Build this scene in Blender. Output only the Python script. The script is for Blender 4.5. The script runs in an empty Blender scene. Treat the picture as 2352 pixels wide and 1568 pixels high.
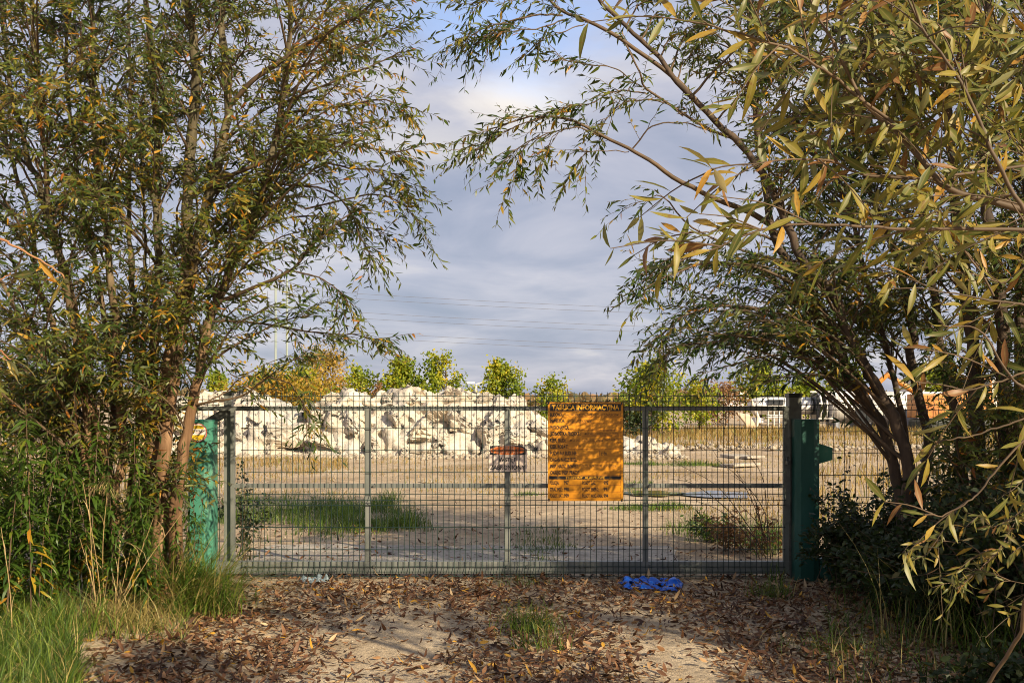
import bpy, bmesh, math, random
import numpy as np
from mathutils import Vector, noise as mnoise

R = math.radians
rng = np.random.default_rng(7)
random.seed(7)
SC = bpy.context.scene
COL = SC.collection

# ------------------------------------------------------------------ camera, sky, sun, exposure
CAM_H = 1.61
FPX = 2287.0                      # focal length in units of a 2352 px wide picture (35 mm lens)
cam_data = bpy.data.cameras.new('camera')
cam = bpy.data.objects.new('camera', cam_data)
COL.objects.link(cam)
cam.location = (0, 0, CAM_H)
cam.rotation_euler = (R(90), 0, 0)
cam_data.sensor_width = 36
cam_data.lens = 35
cam_data.shift_y = 0.0585
cam_data.clip_start = 0.05
cam_data.clip_end = 5000
SC.camera = cam

SUN_EL, SUN_AZ = 26.0, 40.0       # azimuth measured from straight behind the camera towards the right
sun_vec = Vector((math.sin(R(SUN_AZ)) * math.cos(R(SUN_EL)), -math.cos(R(SUN_AZ)) * math.cos(R(SUN_EL)), math.sin(R(SUN_EL))))
sl = bpy.data.lights.new('sun', 'SUN')
sl.energy = 5.0
sl.angle = R(0.55)
sl.color = (1.0, 0.85, 0.61)
so = bpy.data.objects.new('sun', sl)
COL.objects.link(so)
so.rotation_euler = sun_vec.to_track_quat('Z', 'Y').to_euler()

world = bpy.data.worlds.new('World')
SC.world = world
world.use_nodes = True
wt = world.node_tree
wt.nodes.clear()


def wn(kind, **kw):
    n = wt.nodes.new(kind)
    for k, v in kw.items():
        setattr(n, k, v)
    return n


def build_world():
    L = wt.links.new
    out = wn('ShaderNodeOutputWorld')
    bg = wn('ShaderNodeBackground')
    bg.inputs['Strength'].default_value = 0.074
    sky = wn('ShaderNodeTexSky', sky_type='NISHITA')
    sky.sun_disc = False
    sky.sun_elevation = R(SUN_EL)
    sky.sun_rotation = R(180 - SUN_AZ)
    tc = wn('ShaderNodeTexCoord')
    sep = wn('ShaderNodeSeparateXYZ')
    L(tc.outputs['Generated'], sep.inputs[0])
    # project the view direction on a flat cloud layer
    zc = wn('ShaderNodeMath', operation='MAXIMUM'); L(sep.outputs[2], zc.inputs[0]); zc.inputs[1].default_value = 0.0
    za = wn('ShaderNodeMath', operation='ADD'); L(zc.outputs[0], za.inputs[0]); za.inputs[1].default_value = 0.16
    dx = wn('ShaderNodeMath', operation='DIVIDE'); L(sep.outputs[0], dx.inputs[0]); L(za.outputs[0], dx.inputs[1])
    dy = wn('ShaderNodeMath', operation='DIVIDE'); L(sep.outputs[1], dy.inputs[0]); L(za.outputs[0], dy.inputs[1])
    cmb = wn('ShaderNodeCombineXYZ'); L(dx.outputs[0], cmb.inputs[0]); L(dy.outputs[0], cmb.inputs[1])

    def nz(scale, detail, rough, loc, dist=0.0, sc=(1, 1, 1)):
        mp = wn('ShaderNodeMapping'); mp.inputs['Location'].default_value = loc; mp.inputs['Scale'].default_value = sc
        L(cmb.outputs[0], mp.inputs[0])
        t = wn('ShaderNodeTexNoise'); t.inputs['Scale'].default_value = scale
        t.inputs['Detail'].default_value = detail; t.inputs['Roughness'].default_value = rough; t.inputs['Distortion'].default_value = dist
        L(mp.outputs[0], t.inputs['Vector'])
        return t

    def ramp(src, stops):
        r = wn('ShaderNodeValToRGB'); L(src, r.inputs[0])
        e = r.color_ramp.elements
        while len(e) < len(stops):
            e.new(0.5)
        for k, (p, c) in enumerate(stops):
            e[k].position = p
            e[k].color = (*c, 1) if len(c) == 3 else c
        return r

    n1 = nz(1.5, 6, .55, (3.1, 1.7, 0), .4, (1.0, 1.0, 1))
    n2 = nz(.55, 4, .5, (7.3, -2.2, 0), .2)
    # cloud colour: lilac grey undersides, pale tops; scaled so that strength 0.1 gives the seen value
    cc = ramp(n1.outputs['Fac'], [(.30, (2.9, 3.25, 4.3)), (.44, (3.75, 3.95, 4.95)), (.57, (4.85, 4.85, 5.65)), (.72, (6.9, 6.5, 6.5))])
    # bigger, darker masses
    dk = ramp(n2.outputs['Fac'], [(.35, (.84, .87, .92)), (.62, (1.08, 1.06, 1.03))])
    mul = wn('ShaderNodeMix', data_type='RGBA', blend_type='MULTIPLY'); mul.inputs[0].default_value = 1
    L(cc.outputs[0], mul.inputs[6]); L(dk.outputs[0], mul.inputs[7])

    def blob(px, py, sx, sy):
        # soft patch of the sky round one direction
        d = Vector(((px - 1176) / FPX, 1, -(py - 921.6) / FPX))
        vs = wn('ShaderNodeMapping')
        # work in tangent coordinates x/y and z/y
        vs.inputs['Location'].default_value = (-d.x / sx, -d.z / sy, 0)
        vs.inputs['Scale'].default_value = (1 / sx, 1 / sy, 0)
        L(tan.outputs[0], vs.inputs[0])
        ln = wn('ShaderNodeVectorMath', operation='LENGTH'); L(vs.outputs[0], ln.inputs[0])
        return ln.outputs['Value']

    ym = wn('ShaderNodeMath', operation='MAXIMUM'); L(sep.outputs[1], ym.inputs[0]); ym.inputs[1].default_value = .02
    tx = wn('ShaderNodeMath', operation='DIVIDE'); L(sep.outputs[0], tx.inputs[0]); L(ym.outputs[0], tx.inputs[1])
    tz = wn('ShaderNodeMath', operation='DIVIDE'); L(sep.outputs[2], tz.inputs[0]); L(ym.outputs[0], tz.inputs[1])
    tan = wn('ShaderNodeCombineXYZ'); L(tx.outputs[0], tan.inputs[0]); L(tz.outputs[0], tan.inputs[1])

    n3 = nz(3.2, 7, .6, (1.3, 4.4, 0), .3)

    def soft(lenval, add, lo, hi):
        a = wn('ShaderNodeMath', operation='MULTIPLY_ADD'); L(n3.outputs['Fac'], a.inputs[0]); a.inputs[1].default_value = add; L(lenval, a.inputs[2])
        m = wn('ShaderNodeMapRange'); L(a.outputs[0], m.inputs[0])
        m.inputs['From Min'].default_value = hi; m.inputs['From Max'].default_value = lo
        m.interpolation_type = 'SMOOTHSTEP'
        return m.outputs[0]

    # bright cumulus
    b1 = soft(blob(1165, 235, .075, .032), 1.6, .8, 2.0)
    b2 = soft(blob(1000, 330, .10, .03), 1.8, .9, 2.3)
    mx = wn('ShaderNodeMix', data_type='RGBA'); L(b1, mx.inputs[0]); L(mul.outputs[2], mx.inputs[6]); mx.inputs[7].default_value = (8.9, 8.1, 7.2, 1)
    b2h = wn('ShaderNodeMath', operation='MULTIPLY'); L(b2, b2h.inputs[0]); b2h.inputs[1].default_value = .55
    mx2 = wn('ShaderNodeMix', data_type='RGBA'); L(b2h.outputs[0], mx2.inputs[0]); L(mx.outputs[2], mx2.inputs[6]); mx2.inputs[7].default_value = (8.2, 7.5, 6.9, 1)
    # gap of open sky
    g1 = soft(blob(1200, 60, .12, .06), 2.2, .9, 2.7)
    skm = wn('ShaderNodeMix', data_type='RGBA', blend_type='MULTIPLY'); skm.inputs[0].default_value = 1
    L(sky.outputs[0], skm.inputs[6]); skm.inputs[7].default_value = (2.2, 2.2, 2.5, 1)
    gh = wn('ShaderNodeMath', operation='MULTIPLY'); L(g1, gh.inputs[0]); gh.inputs[1].default_value = .75
    mx3 = wn('ShaderNodeMix', data_type='RGBA'); L(gh.outputs[0], mx3.inputs[0]); L(mx2.outputs[2], mx3.inputs[6]); L(skm.outputs[2], mx3.inputs[7])
    # some sky colour everywhere
    mx4 = wn('ShaderNodeMix', data_type='RGBA'); mx4.inputs[0].default_value = .12
    L(mx3.outputs[2], mx4.inputs[6]); L(sky.outputs[0], mx4.inputs[7])
    L(mx4.outputs[2], bg.inputs['Color'])
    L(bg.outputs[0], out.inputs[0])


build_world()
SC.view_settings.view_transform = 'Standard'
SC.view_settings.look = 'None'
SC.view_settings.exposure = 0.74
SC.view_settings.gamma = 1.0
SC.render.engine = 'CYCLES'
SC.cycles.max_bounces = 6
SC.cycles.transparent_max_bounces = 8
SC.cycles.use_denoising = True
SC.cycles.filter_width = 1.0

# ------------------------------------------------------------------ helpers


def V(px, py, d):
    """world point seen at (px, py) of the 2352 px wide picture, d metres away"""
    return np.array([(px - 1176) * d / FPX, d, CAM_H - (py - 921.6) * d / FPX])


def tag(o, label=None, cat=None, group=None, kind=None):
    if label: o['label'] = label
    if cat: o['category'] = cat
    if group: o['group'] = group
    if kind: o['kind'] = kind
    return o


def empty(name, loc, label=None, cat=None, group=None, rz=0):
    o = bpy.data.objects.new(name, None)
    COL.objects.link(o)
    o.location = loc
    o.rotation_euler.z = rz
    o.empty_display_size = .2
    return tag(o, label, cat, group)


def link_mesh(name, me, mat=None, parent=None, smooth=False):
    if mat is not None:
        for m in (mat if isinstance(mat, (list, tuple)) else [mat]):
            me.materials.append(m)
    o = bpy.data.objects.new(name, me)
    COL.objects.link(o)
    if smooth:
        me.polygons.foreach_set('use_smooth', [True] * len(me.polygons))
    if parent is not None:
        o.parent = parent
        bpy_loc = parent.matrix_basis.inverted()
        o.matrix_parent_inverse = bpy_loc
    return o


def np_mesh(name, verts, loops, totals, mat, parent=None, tint=None, rib=None, smooth=True):
    me = bpy.data.meshes.new(name)
    verts = np.asarray(verts, np.float32)
    me.vertices.add(len(verts))
    me.vertices.foreach_set('co', verts.ravel())
    loops = np.asarray(loops, np.int32); totals = np.asarray(totals, np.int32)
    me.loops.add(len(loops))
    me.loops.foreach_set('vertex_index', loops)
    me.polygons.add(len(totals))
    starts = np.concatenate([[0], np.cumsum(totals)[:-1]]).astype(np.int32)
    me.polygons.foreach_set('loop_start', starts)
    me.polygons.foreach_set('loop_total', totals)
    if tint is not None:
        a = me.attributes.new('tint', 'FLOAT', 'FACE')
        a.data.foreach_set('value', np.asarray(tint, np.float32))
    if rib is not None:
        a = me.attributes.new('rib', 'FLOAT', 'POINT')
        a.data.foreach_set('value', np.asarray(rib, np.float32))
    me.update(calc_edges=True)
    me.validate()
    return link_mesh(name, me, mat, parent, smooth)


class MB:
    """collects boxes, prisms and tubes and links them as one mesh"""

    def __init__(self):
        self.v, self.f = [], []

    def add(self, v, f):
        o = len(self.v)
        self.v += [tuple(map(float, p)) for p in v]
        self.f += [tuple(i + o for i in q) for q in f]
        return self

    def box(self, x0, x1, y0, y1, z0, z1):
        return self.add([(x0, y0, z0), (x1, y0, z0), (x1, y1, z0), (x0, y1, z0), (x0, y0, z1), (x1, y0, z1), (x1, y1, z1), (x0, y1, z1)],
                        [(0, 3, 2, 1), (4, 5, 6, 7), (0, 1, 5, 4), (1, 2, 6, 5), (2, 3, 7, 6), (3, 0, 4, 7)])

    def prism_z(self, poly, z0, z1):
        n = len(poly)
        v = [(x, y, z0) for x, y in poly] + [(x, y, z1) for x, y in poly]
        f = [tuple(range(n))[::-1], tuple(range(n, 2 * n))] + [(i, (i + 1) % n, n + (i + 1) % n, n + i) for i in range(n)]
        return self.add(v, f)

    def prism_y(self, poly, y0, y1):
        n = len(poly)
        v = [(x, y0, z) for x, z in poly] + [(x, y1, z) for x, z in poly]
        f = [tuple(range(n)), tuple(range(n, 2 * n))[::-1]] + [(i, n + i, n + (i + 1) % n, (i + 1) % n) for i in range(n)]
        return self.add(v, f)

    def tube(self, pts, radii, sides=8, caps=True):
        pts = np.asarray(pts, float)
        radii = np.broadcast_to(np.asarray(radii, float), (len(pts),))
        v, f = tube_arrays(pts, radii, sides)
        n = len(pts)
        q = list(f)
        if caps:
            q = q + [tuple(range(sides))[::-1], tuple(range((n - 1) * sides, n * sides))]
        return self.add(v, q)

    def build(self, name, mat, parent=None, smooth=False, bevel=0):
        me = bpy.data.meshes.new(name)
        me.from_pydata(self.v, [], self.f)
        if bevel:
            bm = bmesh.new(); bm.from_mesh(me)
            bmesh.ops.bevel(bm, geom=list(bm.edges), offset=bevel, segments=2, affect='EDGES', profile=.7)
            bm.to_mesh(me); bm.free()
        me.update()
        return link_mesh(name, me, mat, parent, smooth)


def tube_arrays(pts, radii, sides):
    n = len(pts)
    T = np.gradient(pts, axis=0)
    T /= np.linalg.norm(T, axis=1, keepdims=True) + 1e-9
    ref = np.array([0.0, 0, 1]) if abs(T[0][2]) < .9 else np.array([1.0, 0, 0])
    A = np.cross(T, ref); A /= np.linalg.norm(A, axis=1, keepdims=True) + 1e-9
    B = np.cross(T, A)
    ang = np.linspace(0, 2 * math.pi, sides, endpoint=False)
    ring = np.cos(ang)[None, :, None] * A[:, None] + np.sin(ang)[None, :, None] * B[:, None]
    v = (pts[:, None] + ring * radii[:, None, None]).reshape(-1, 3)
    f = []
    for i in range(n - 1):
        for k in range(sides):
            k2 = (k + 1) % sides
            f.append((i * sides + k, i * sides + k2, (i + 1) * sides + k2, (i + 1) * sides + k))
    return v, f


def smooth_path(pts, m):
    """Catmull-Rom through hand-set points, m samples"""
    P = np.asarray(pts, float)
    if len(P) == 2:
        t = np.linspace(0, 1, m)[:, None]
        return P[0] * (1 - t) + P[1] * t
    Q = np.vstack([2 * P[0] - P[1], P, 2 * P[-1] - P[-2]])
    out = []
    for u in np.linspace(0, len(P) - 1 - 1e-6, m):
        i = int(u); t = u - i
        p0, p1, p2, p3 = Q[i], Q[i + 1], Q[i + 2], Q[i + 3]
        out.append(.5 * (2 * p1 + (p2 - p0) * t + (2 * p0 - 5 * p1 + 4 * p2 - p3) * t * t + (3 * p1 - p0 - 3 * p2 + p3) * t ** 3))
    return np.array(out)


def unit(a):
    return a / (np.linalg.norm(a, axis=-1, keepdims=True) + 1e-9)


# templates: stations along the leaf (t, half width) and faces
def leaf_geo(P, D, N, L, W, bend, big=False, shape=(.62, 1, .62)):
    """leaf blades from base P along D with upper side N; returns verts, loops, totals, faces per leaf, rib"""
    n = len(P)
    D = unit(D); S = unit(np.cross(D, N)); U = np.cross(S, D)
    L = np.asarray(L)[:, None]; W = np.asarray(W)[:, None]; bend = np.asarray(bend)[:, None]

    def pt(t, w, up):
        return P + D * L * t * (1 - .12 * np.abs(bend) * t) + S * W * w + U * (up * W - bend * L * t * t)
    if big:
        st = [(.22, shape[0] * .5), (.5, shape[1] * .5), (.78, shape[2] * .5)]
        vs = [pt(0, 0, 0)]; rib = [1.0]
        for t, w in st:
            vs += [pt(t, -w, .12), pt(t, 0, 0), pt(t, w, .12)]; rib += [0, 1, 0]
        vs.append(pt(1, 0, 0)); rib.append(.6)
        lp = [0, 2, 1, 0, 3, 2, 1, 2, 5, 4, 2, 3, 6, 5, 4, 5, 8, 7, 5, 6, 9, 8, 7, 8, 10, 8, 9, 10]
        tt = [3, 3, 4, 4, 4, 4, 3, 3]
    else:
        vs = [pt(0, 0, 0), pt(.3, -shape[1] * .45, .1), pt(.3, shape[1] * .45, .1), pt(.68, -shape[2] * .5, .1), pt(.68, shape[2] * .5, .1), pt(1, 0, 0)]
        rib = [0] * 6
        lp = [0, 2, 1, 1, 2, 4, 3, 3, 4, 5]
        tt = [3, 4, 3]
    k = len(vs)
    verts = np.stack(vs, 1).reshape(-1, 3)
    loops = (np.arange(n)[:, None] * k + np.array(lp)[None]).ravel()
    totals = np.tile(tt, n)
    return verts, loops, totals, len(tt), np.tile(rib, n)


def twig_tubes(paths, r0, r1, sides=3):
    """paths (n,K,3) -> thin tubes, vectorised"""
    n, K, _ = paths.shape
    T = unit(np.gradient(paths, axis=1))
    A = unit(np.cross(T, np.array([.31, .17, .93]))); B = np.cross(T, A)
    ang = np.arange(sides) * 2 * math.pi / sides
    rad = (np.asarray(r0).reshape(-1, 1) * (1 - np.linspace(0, 1, K)) + np.asarray(r1).reshape(-1, 1) * np.linspace(0, 1, K))
    v = paths[:, :, None] + (np.cos(ang)[None, None, :, None] * A[:, :, None] + np.sin(ang)[None, None, :, None] * B[:, :, None]) * rad[:, :, None, None]
    v = v.reshape(-1, 3)
    q = []
    for i in range(K - 1):
        for k in range(sides):
            k2 = (k + 1) % sides
            q += [i * sides + k, i * sides + k2, (i + 1) * sides + k2, (i + 1) * sides + k]
    loops = (np.arange(n)[:, None] * K * sides + np.array(q)[None]).ravel()
    return v, loops, np.full(n * (K - 1) * sides, 4)


class Acc:
    """accumulates raw geometry arrays"""

    def __init__(self):
        self.v, self.l, self.t, self.c, self.r, self.n = [], [], [], [], [], 0

    def add(self, v, l, t, tint=None, rib=None):
        self.v.append(np.asarray(v)); self.l.append(np.asarray(l) + self.n); self.t.append(np.asarray(t)); self.n += len(v)
        self.c.append(np.zeros(len(t)) if tint is None else np.asarray(tint))
        self.r.append(np.zeros(len(v)) if rib is None else np.asarray(rib))

    def tube(self, pts, radii, sides=6):
        pts = np.asarray(pts, float)
        v, f = tube_arrays(pts, np.broadcast_to(np.asarray(radii, float), (len(pts),)), sides)
        self.add(v, np.array(f).ravel(), np.full(len(f), 4))

    def build(self, name, mat, parent=None, smooth=True):
        return np_mesh(name, np.vstack(self.v), np.concatenate(self.l), np.concatenate(self.t), mat, parent,
                       np.concatenate(self.c), np.concatenate(self.r), smooth)


# ------------------------------------------------------------------ materials
def new_mat(name):
    m = bpy.data.materials.new(name)
    m.use_nodes = True
    nt = m.node_tree
    return m, nt, nt.nodes['Principled BSDF']


def ramp_node(nt, src, stops, interp='LINEAR'):
    r = nt.nodes.new('ShaderNodeValToRGB')
    nt.links.new(src, r.inputs[0])
    r.color_ramp.interpolation = interp
    e = r.color_ramp.elements
    while len(e) < len(stops):
        e.new(0.5)
    for k, (p, c) in enumerate(stops):
        e[k].position = p
        e[k].color = (*c, 1)
    return r.outputs[0]


def noise_node(nt, scale, detail=5, rough=.6, coord='Object', sc=(1, 1, 1), dist=0):
    tc = nt.nodes.new('ShaderNodeTexCoord')
    mp = nt.nodes.new('ShaderNodeMapping'); mp.inputs['Scale'].default_value = sc
    nt.links.new(tc.outputs[coord], mp.inputs[0])
    t = nt.nodes.new('ShaderNodeTexNoise')
    t.inputs['Scale'].default_value = scale; t.inputs['Detail'].default_value = detail; t.inputs['Roughness'].default_value = rough
    t.inputs['Distortion'].default_value = dist
    nt.links.new(mp.outputs[0], t.inputs['Vector'])
    return t.outputs['Fac']


def mixc(nt, fac, a, b, mode='MIX'):
    m = nt.nodes.new('ShaderNodeMix'); m.data_type = 'RGBA'; m.blend_type = mode
    for s, x in ((0, fac), (6, a), (7, b)):
        if isinstance(x, (int, float)):
            m.inputs[s].default_value = x
        elif isinstance(x, tuple):
            m.inputs[s].default_value = (*x, 1)
        else:
            nt.links.new(x, m.inputs[s])
    return m.outputs[2]


def bump(nt, bs, h, strength=.4, dist=.02):
    b = nt.nodes.new('ShaderNodeBump')
    b.inputs['Strength'].default_value = strength; b.inputs['Distance'].default_value = dist
    nt.links.new(h, b.inputs['Height']); nt.links.new(b.outputs[0], bs.inputs['Normal'])


def surf_mat(name, stops, scale=8, detail=6, rough=.75, metal=0, bstr=.25, bdist=.01, sc=(1, 1, 1), spec=.5, nrough=.6):
    m, nt, bs = new_mat(name)
    f = noise_node(nt, scale, detail, nrough, sc=sc)
    nt.links.new(ramp_node(nt, f, stops), bs.inputs['Base Color'])
    bs.inputs['Roughness'].default_value = rough
    bs.inputs['Metallic'].default_value = metal
    bs.inputs['Specular IOR Level'].default_value = spec
    if bstr:
        bump(nt, bs, f, bstr, bdist)
    return m


def leaf_mat(name, stops, transl=.3, rough=.5, spots=0.0, rib=False, under=None):
    m, nt, bs = new_mat(name)
    at = nt.nodes.new('ShaderNodeAttribute'); at.attribute_name = 'tint'
    col = ramp_node(nt, at.outputs['Fac'], stops)
    if spots:
        f = noise_node(nt, 60, 3, .7)
        sp = ramp_node(nt, f, [(.55, (0, 0, 0)), (.68, (1, 1, 1))])
        s2 = nt.nodes.new('ShaderNodeMath'); s2.operation = 'MULTIPLY'; nt.links.new(sp, s2.inputs[0]); s2.inputs[1].default_value = spots
        col = mixc(nt, s2.outputs[0], col, (.16, .075, .02))
        f2 = noise_node(nt, 14, 2, .5)
        col = mixc(nt, .5, col, mixc(nt, f2, (.55, .55, .55), (1.5, 1.5, 1.5)), 'MULTIPLY')
    if under is not None:
        ge = nt.nodes.new('ShaderNodeNewGeometry')
        mu = nt.nodes.new('ShaderNodeMath'); mu.operation = 'MULTIPLY'; nt.links.new(ge.outputs['Backfacing'], mu.inputs[0]); mu.inputs[1].default_value = .6
        col = mixc(nt, mu.outputs[0], col, under)
    if rib:
        ar = nt.nodes.new('ShaderNodeAttribute'); ar.attribute_name = 'rib'
        pw = nt.nodes.new('ShaderNodeMath'); pw.operation = 'POWER'; nt.links.new(ar.outputs['Fac'], pw.inputs[0]); pw.inputs[1].default_value = 7
        pm = nt.nodes.new('ShaderNodeMath'); pm.operation = 'MULTIPLY'; nt.links.new(pw.outputs[0], pm.inputs[0]); pm.inputs[1].default_value = .55
        col = mixc(nt, pm.outputs[0], col, (.34, .27, .1))
    nt.links.new(col, bs.inputs['Base Color'])
    bs.inputs['Roughness'].default_value = rough
    bs.inputs['Specular IOR Level'].default_value = .35
    if transl:
        tr = nt.nodes.new('ShaderNodeBsdfTranslucent')
        nt.links.new(mixc(nt, 1.0, col, (1.3, 1.35, .8), 'MULTIPLY'), tr.inputs[0])
        mx = nt.nodes.new('ShaderNodeMixShader'); mx.inputs[0].default_value = transl
        nt.links.new(bs.outputs[0], mx.inputs[1]); nt.links.new(tr.outputs[0], mx.inputs[2])
        nt.links.new(mx.outputs[0], nt.nodes['Material Output'].inputs[0])
    return m


WILLOW = leaf_mat('willow_leaf', [(0, (.024, .048, .010)), (.35, (.062, .092, .014)), (.6, (.14, .15, .02)), (.8, (.28, .18, .016)), (.93, (.44, .22, .014)), (1, (.28, .09, .012))], .34, .42, under=(.13, .14, .06))
NEARLEAF = leaf_mat('near_willow_leaf', [(0, (.045, .07, .015)), (.4, (.125, .13, .022)), (.7, (.24, .19, .03)), (.85, (.32, .20, .03)), (.94, (.42, .22, .03)), (1, (.20, .09, .03))], .28, .45, spots=.75, rib=True, under=(.26, .26, .14))
LITTER = leaf_mat('leaf_litter', [(0, (.03, .014, .008)), (.3, (.075, .032, .015)), (.55, (.15, .068, .03)), (.75, (.25, .13, .06)), (.9, (.40, .26, .13)), (.95, (.46, .34, .2)), (1, (.45, .24, .03))], .08, .6)
GRASS = leaf_mat('grass_blade', [(0, (.03, .065, .010)), (.5, (.09, .155, .018)), (.8, (.19, .24, .03)), (1, (.38, .3, .11))], .3, .5)
DRYGRASS = leaf_mat('dry_grass', [(0, (.17, .11, .03)), (.5, (.30, .19, .055)), (.75, (.36, .25, .09)), (1, (.16, .19, .04))], .25, .6)
STRAW = leaf_mat('straw', [(0, (.34, .23, .10)), (1, (.52, .40, .20))], .1, .6)
WEED = leaf_mat('weed_leaf', [(0, (.028, .062, .010)), (.5, (.07, .125, .014)), (.85, (.18, .20, .022)), (.95, (.34, .24, .02)), (1, (.40, .18, .02))], .3, .45)
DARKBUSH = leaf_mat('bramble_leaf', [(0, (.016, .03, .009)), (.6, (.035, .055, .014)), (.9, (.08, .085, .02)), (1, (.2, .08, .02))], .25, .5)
MAPLE = leaf_mat('young_tree_leaf', [(0, (.10, .155, .012)), (.4, (.25, .285, .02)), (.7, (.44, .38, .02)), (1, (.56, .34, .02))], .35, .5)
GOLDTREE = leaf_mat('golden_leaf', [(0, (.22, .16, .02)), (.5, (.40, .25, .03)), (1, (.42, .20, .05))], .3, .5)
BROWNBUSH = leaf_mat('brown_leaf', [(0, (.14, .07, .03)), (.6, (.26, .13, .05)), (1, (.30, .22, .06))], .2, .6)

def bark_mat():
    m, nt, bs = new_mat('willow_bark')
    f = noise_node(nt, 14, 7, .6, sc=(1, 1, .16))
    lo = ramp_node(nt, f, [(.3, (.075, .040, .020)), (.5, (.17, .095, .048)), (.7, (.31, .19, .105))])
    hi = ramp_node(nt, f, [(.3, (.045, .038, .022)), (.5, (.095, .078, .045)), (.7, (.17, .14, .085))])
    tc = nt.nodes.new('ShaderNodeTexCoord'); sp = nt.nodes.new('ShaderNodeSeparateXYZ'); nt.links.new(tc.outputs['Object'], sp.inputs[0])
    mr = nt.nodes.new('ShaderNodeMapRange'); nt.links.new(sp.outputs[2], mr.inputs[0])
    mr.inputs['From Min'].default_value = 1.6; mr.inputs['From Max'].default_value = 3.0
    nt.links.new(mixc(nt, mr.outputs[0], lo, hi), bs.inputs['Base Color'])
    bs.inputs['Roughness'].default_value = .85
    bs.inputs['Specular IOR Level'].default_value = .2
    bump(nt, bs, f, .9, .012)
    return m


BARK = bark_mat()
DARKBARK = surf_mat('dark_bark', [(.3, (.03, .02, .013)), (.5, (.065, .042, .026)), (.7, (.12, .078, .048))], 14, 7, .85, 0, .9, .012, (1, 1, .16))  # darker bark copy, the right willows' shade put into its colour
TWIGM = surf_mat('twig_bark', [(.3, (.055, .035, .018)), (.7, (.13, .08, .04))], 6, 3, .7, 0, 0)
NEARTWIG = surf_mat('orange_twig_bark', [(.3, (.26, .10, .04)), (.55, (.34, .17, .07)), (.7, (.34, .24, .14))], 9, 4, .6, 0, .3, .004)

GALV = surf_mat('galvanised_steel', [(.25, (.11, .12, .11)), (.5, (.19, .20, .18)), (.75, (.27, .27, .24))], 9, 8, .55, .4, .05, .002, (1, 1, .25))
GALVDARK = surf_mat('dark_galvanised_steel', [(.25, (.09, .10, .09)), (.6, (.17, .175, .155))], 16, 5, .5, .5, .05, .002)
WIREM = surf_mat('green_coated_wire', [(.3, (.006, .022, .018)), (.7, (.012, .034, .026))], 10, 2, .45, 0, 0)
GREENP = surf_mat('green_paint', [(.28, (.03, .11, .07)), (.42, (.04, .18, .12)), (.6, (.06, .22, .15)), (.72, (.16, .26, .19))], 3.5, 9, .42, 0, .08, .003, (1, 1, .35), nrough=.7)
GREEND = surf_mat('shaded_green_paint', [(.28, (.008, .055, .042)), (.52, (.014, .085, .064)), (.75, (.04, .12, .095))], 3.5, 9, .45, 0, .08, .003, (1, 1, .35), nrough=.7)  # weathered green, darkened copy with shade put into the colour
BLACKP = surf_mat('black_plastic', [(.3, (.012, .016, .014)), (.7, (.025, .03, .026))], 8, 3, .5, 0, 0)
DARKMETAL = surf_mat('padlock_metal', [(.3, (.06, .065, .065)), (.7, (.14, .15, .15))], 20, 3, .35, .7, 0)


def field_mat(name, a, b, c, pebble=.5, gs=1.0):
    m, nt, bs = new_mat(name)
    f1 = noise_node(nt, .35 * gs, 8, .62)
    f2 = noise_node(nt, 5 * gs, 8, .7)
    f3 = noise_node(nt, 42, 4, .7)
    base = ramp_node(nt, f1, [(.33, a), (.5, b), (.66, c)])
    sp = ramp_node(nt, f2, [(.34, (.55, .53, .5)), (.52, (1, 1, 1)), (.68, (1.22, 1.2, 1.16))])
    col = mixc(nt, .85, base, sp, 'MULTIPLY')
    pb = ramp_node(nt, f3, [(.36, (.45, .42, .4)), (.47, (1, 1, 1)), (.60, (1, 1, 1)), (.72, (1.5, 1.5, 1.5))])
    col = mixc(nt, pebble, col, pb, 'MULTIPLY')
    nt.links.new(col, bs.inputs['Base Color'])
    bs.inputs['Roughness'].default_value = .95
    bs.inputs['Specular IOR Level'].default_value = .15
    ad = nt.nodes.new('ShaderNodeMath'); ad.operation = 'ADD'; nt.links.new(f2, ad.inputs[0]); nt.links.new(f3, ad.inputs[1])
    bump(nt, bs, ad.outputs[0], .7, .03)
    return m


FIELD = field_mat('trampled_soil', (.34, .25, .16), (.49, .375, .25), (.58, .47, .33))
DRIVE = field_mat('sandy_concrete', (.38, .29, .19), (.50, .395, .27), (.56, .46, .33), .3, 2.0)
SLAB = field_mat('pale_concrete', (.38, .33, .27), (.46, .41, .34), (.50, .45, .38), .3, 2.0)
CHALK_ = None


def chalk_mat():
    m, nt, bs = new_mat('chalky_rubble')
    f1 = noise_node(nt, .9, 9, .68, dist=.5)
    f2 = noise_node(nt, 11, 7, .7)
    col = ramp_node(nt, f1, [(.36, (.028, .027, .029)), (.40, (.09, .085, .08)), (.42, (.52, .465, .385)), (.62, (.66, .61, .52)), (.8, (.56, .495, .40))])
    sp = ramp_node(nt, f2, [(.3, (.72, .68, .64)), (.5, (1, 1, 1)), (.7, (1.08, 1.08, 1.08))])
    f3 = noise_node(nt, 2.3, 6, .65, dist=.8, sc=(1, 1, .8))
    dk = ramp_node(nt, f3, [(.355, (1, 1, 1)), (.385, (0, 0, 0))])
    col = mixc(nt, dk, col, (.04, .038, .04))
    f4 = noise_node(nt, .5, 3, .5)
    col = mixc(nt, 1.0, col, ramp_node(nt, f4, [(.35, (.86, .88, .92)), (.65, (1.06, 1.0, .92))]), 'MULTIPLY')
    nt.links.new(mixc(nt, .9, col, sp, 'MULTIPLY'), bs.inputs['Base Color'])
    bs.inputs['Roughness'].default_value = .95
    bs.inputs['Specular IOR Level'].default_value = .1
    bump(nt, bs, f2, .9, .05)
    return m


CHALK = chalk_mat()
# ------------------------------------------------------------------ ground
GY = 9.03                         # distance of the gate


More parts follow.
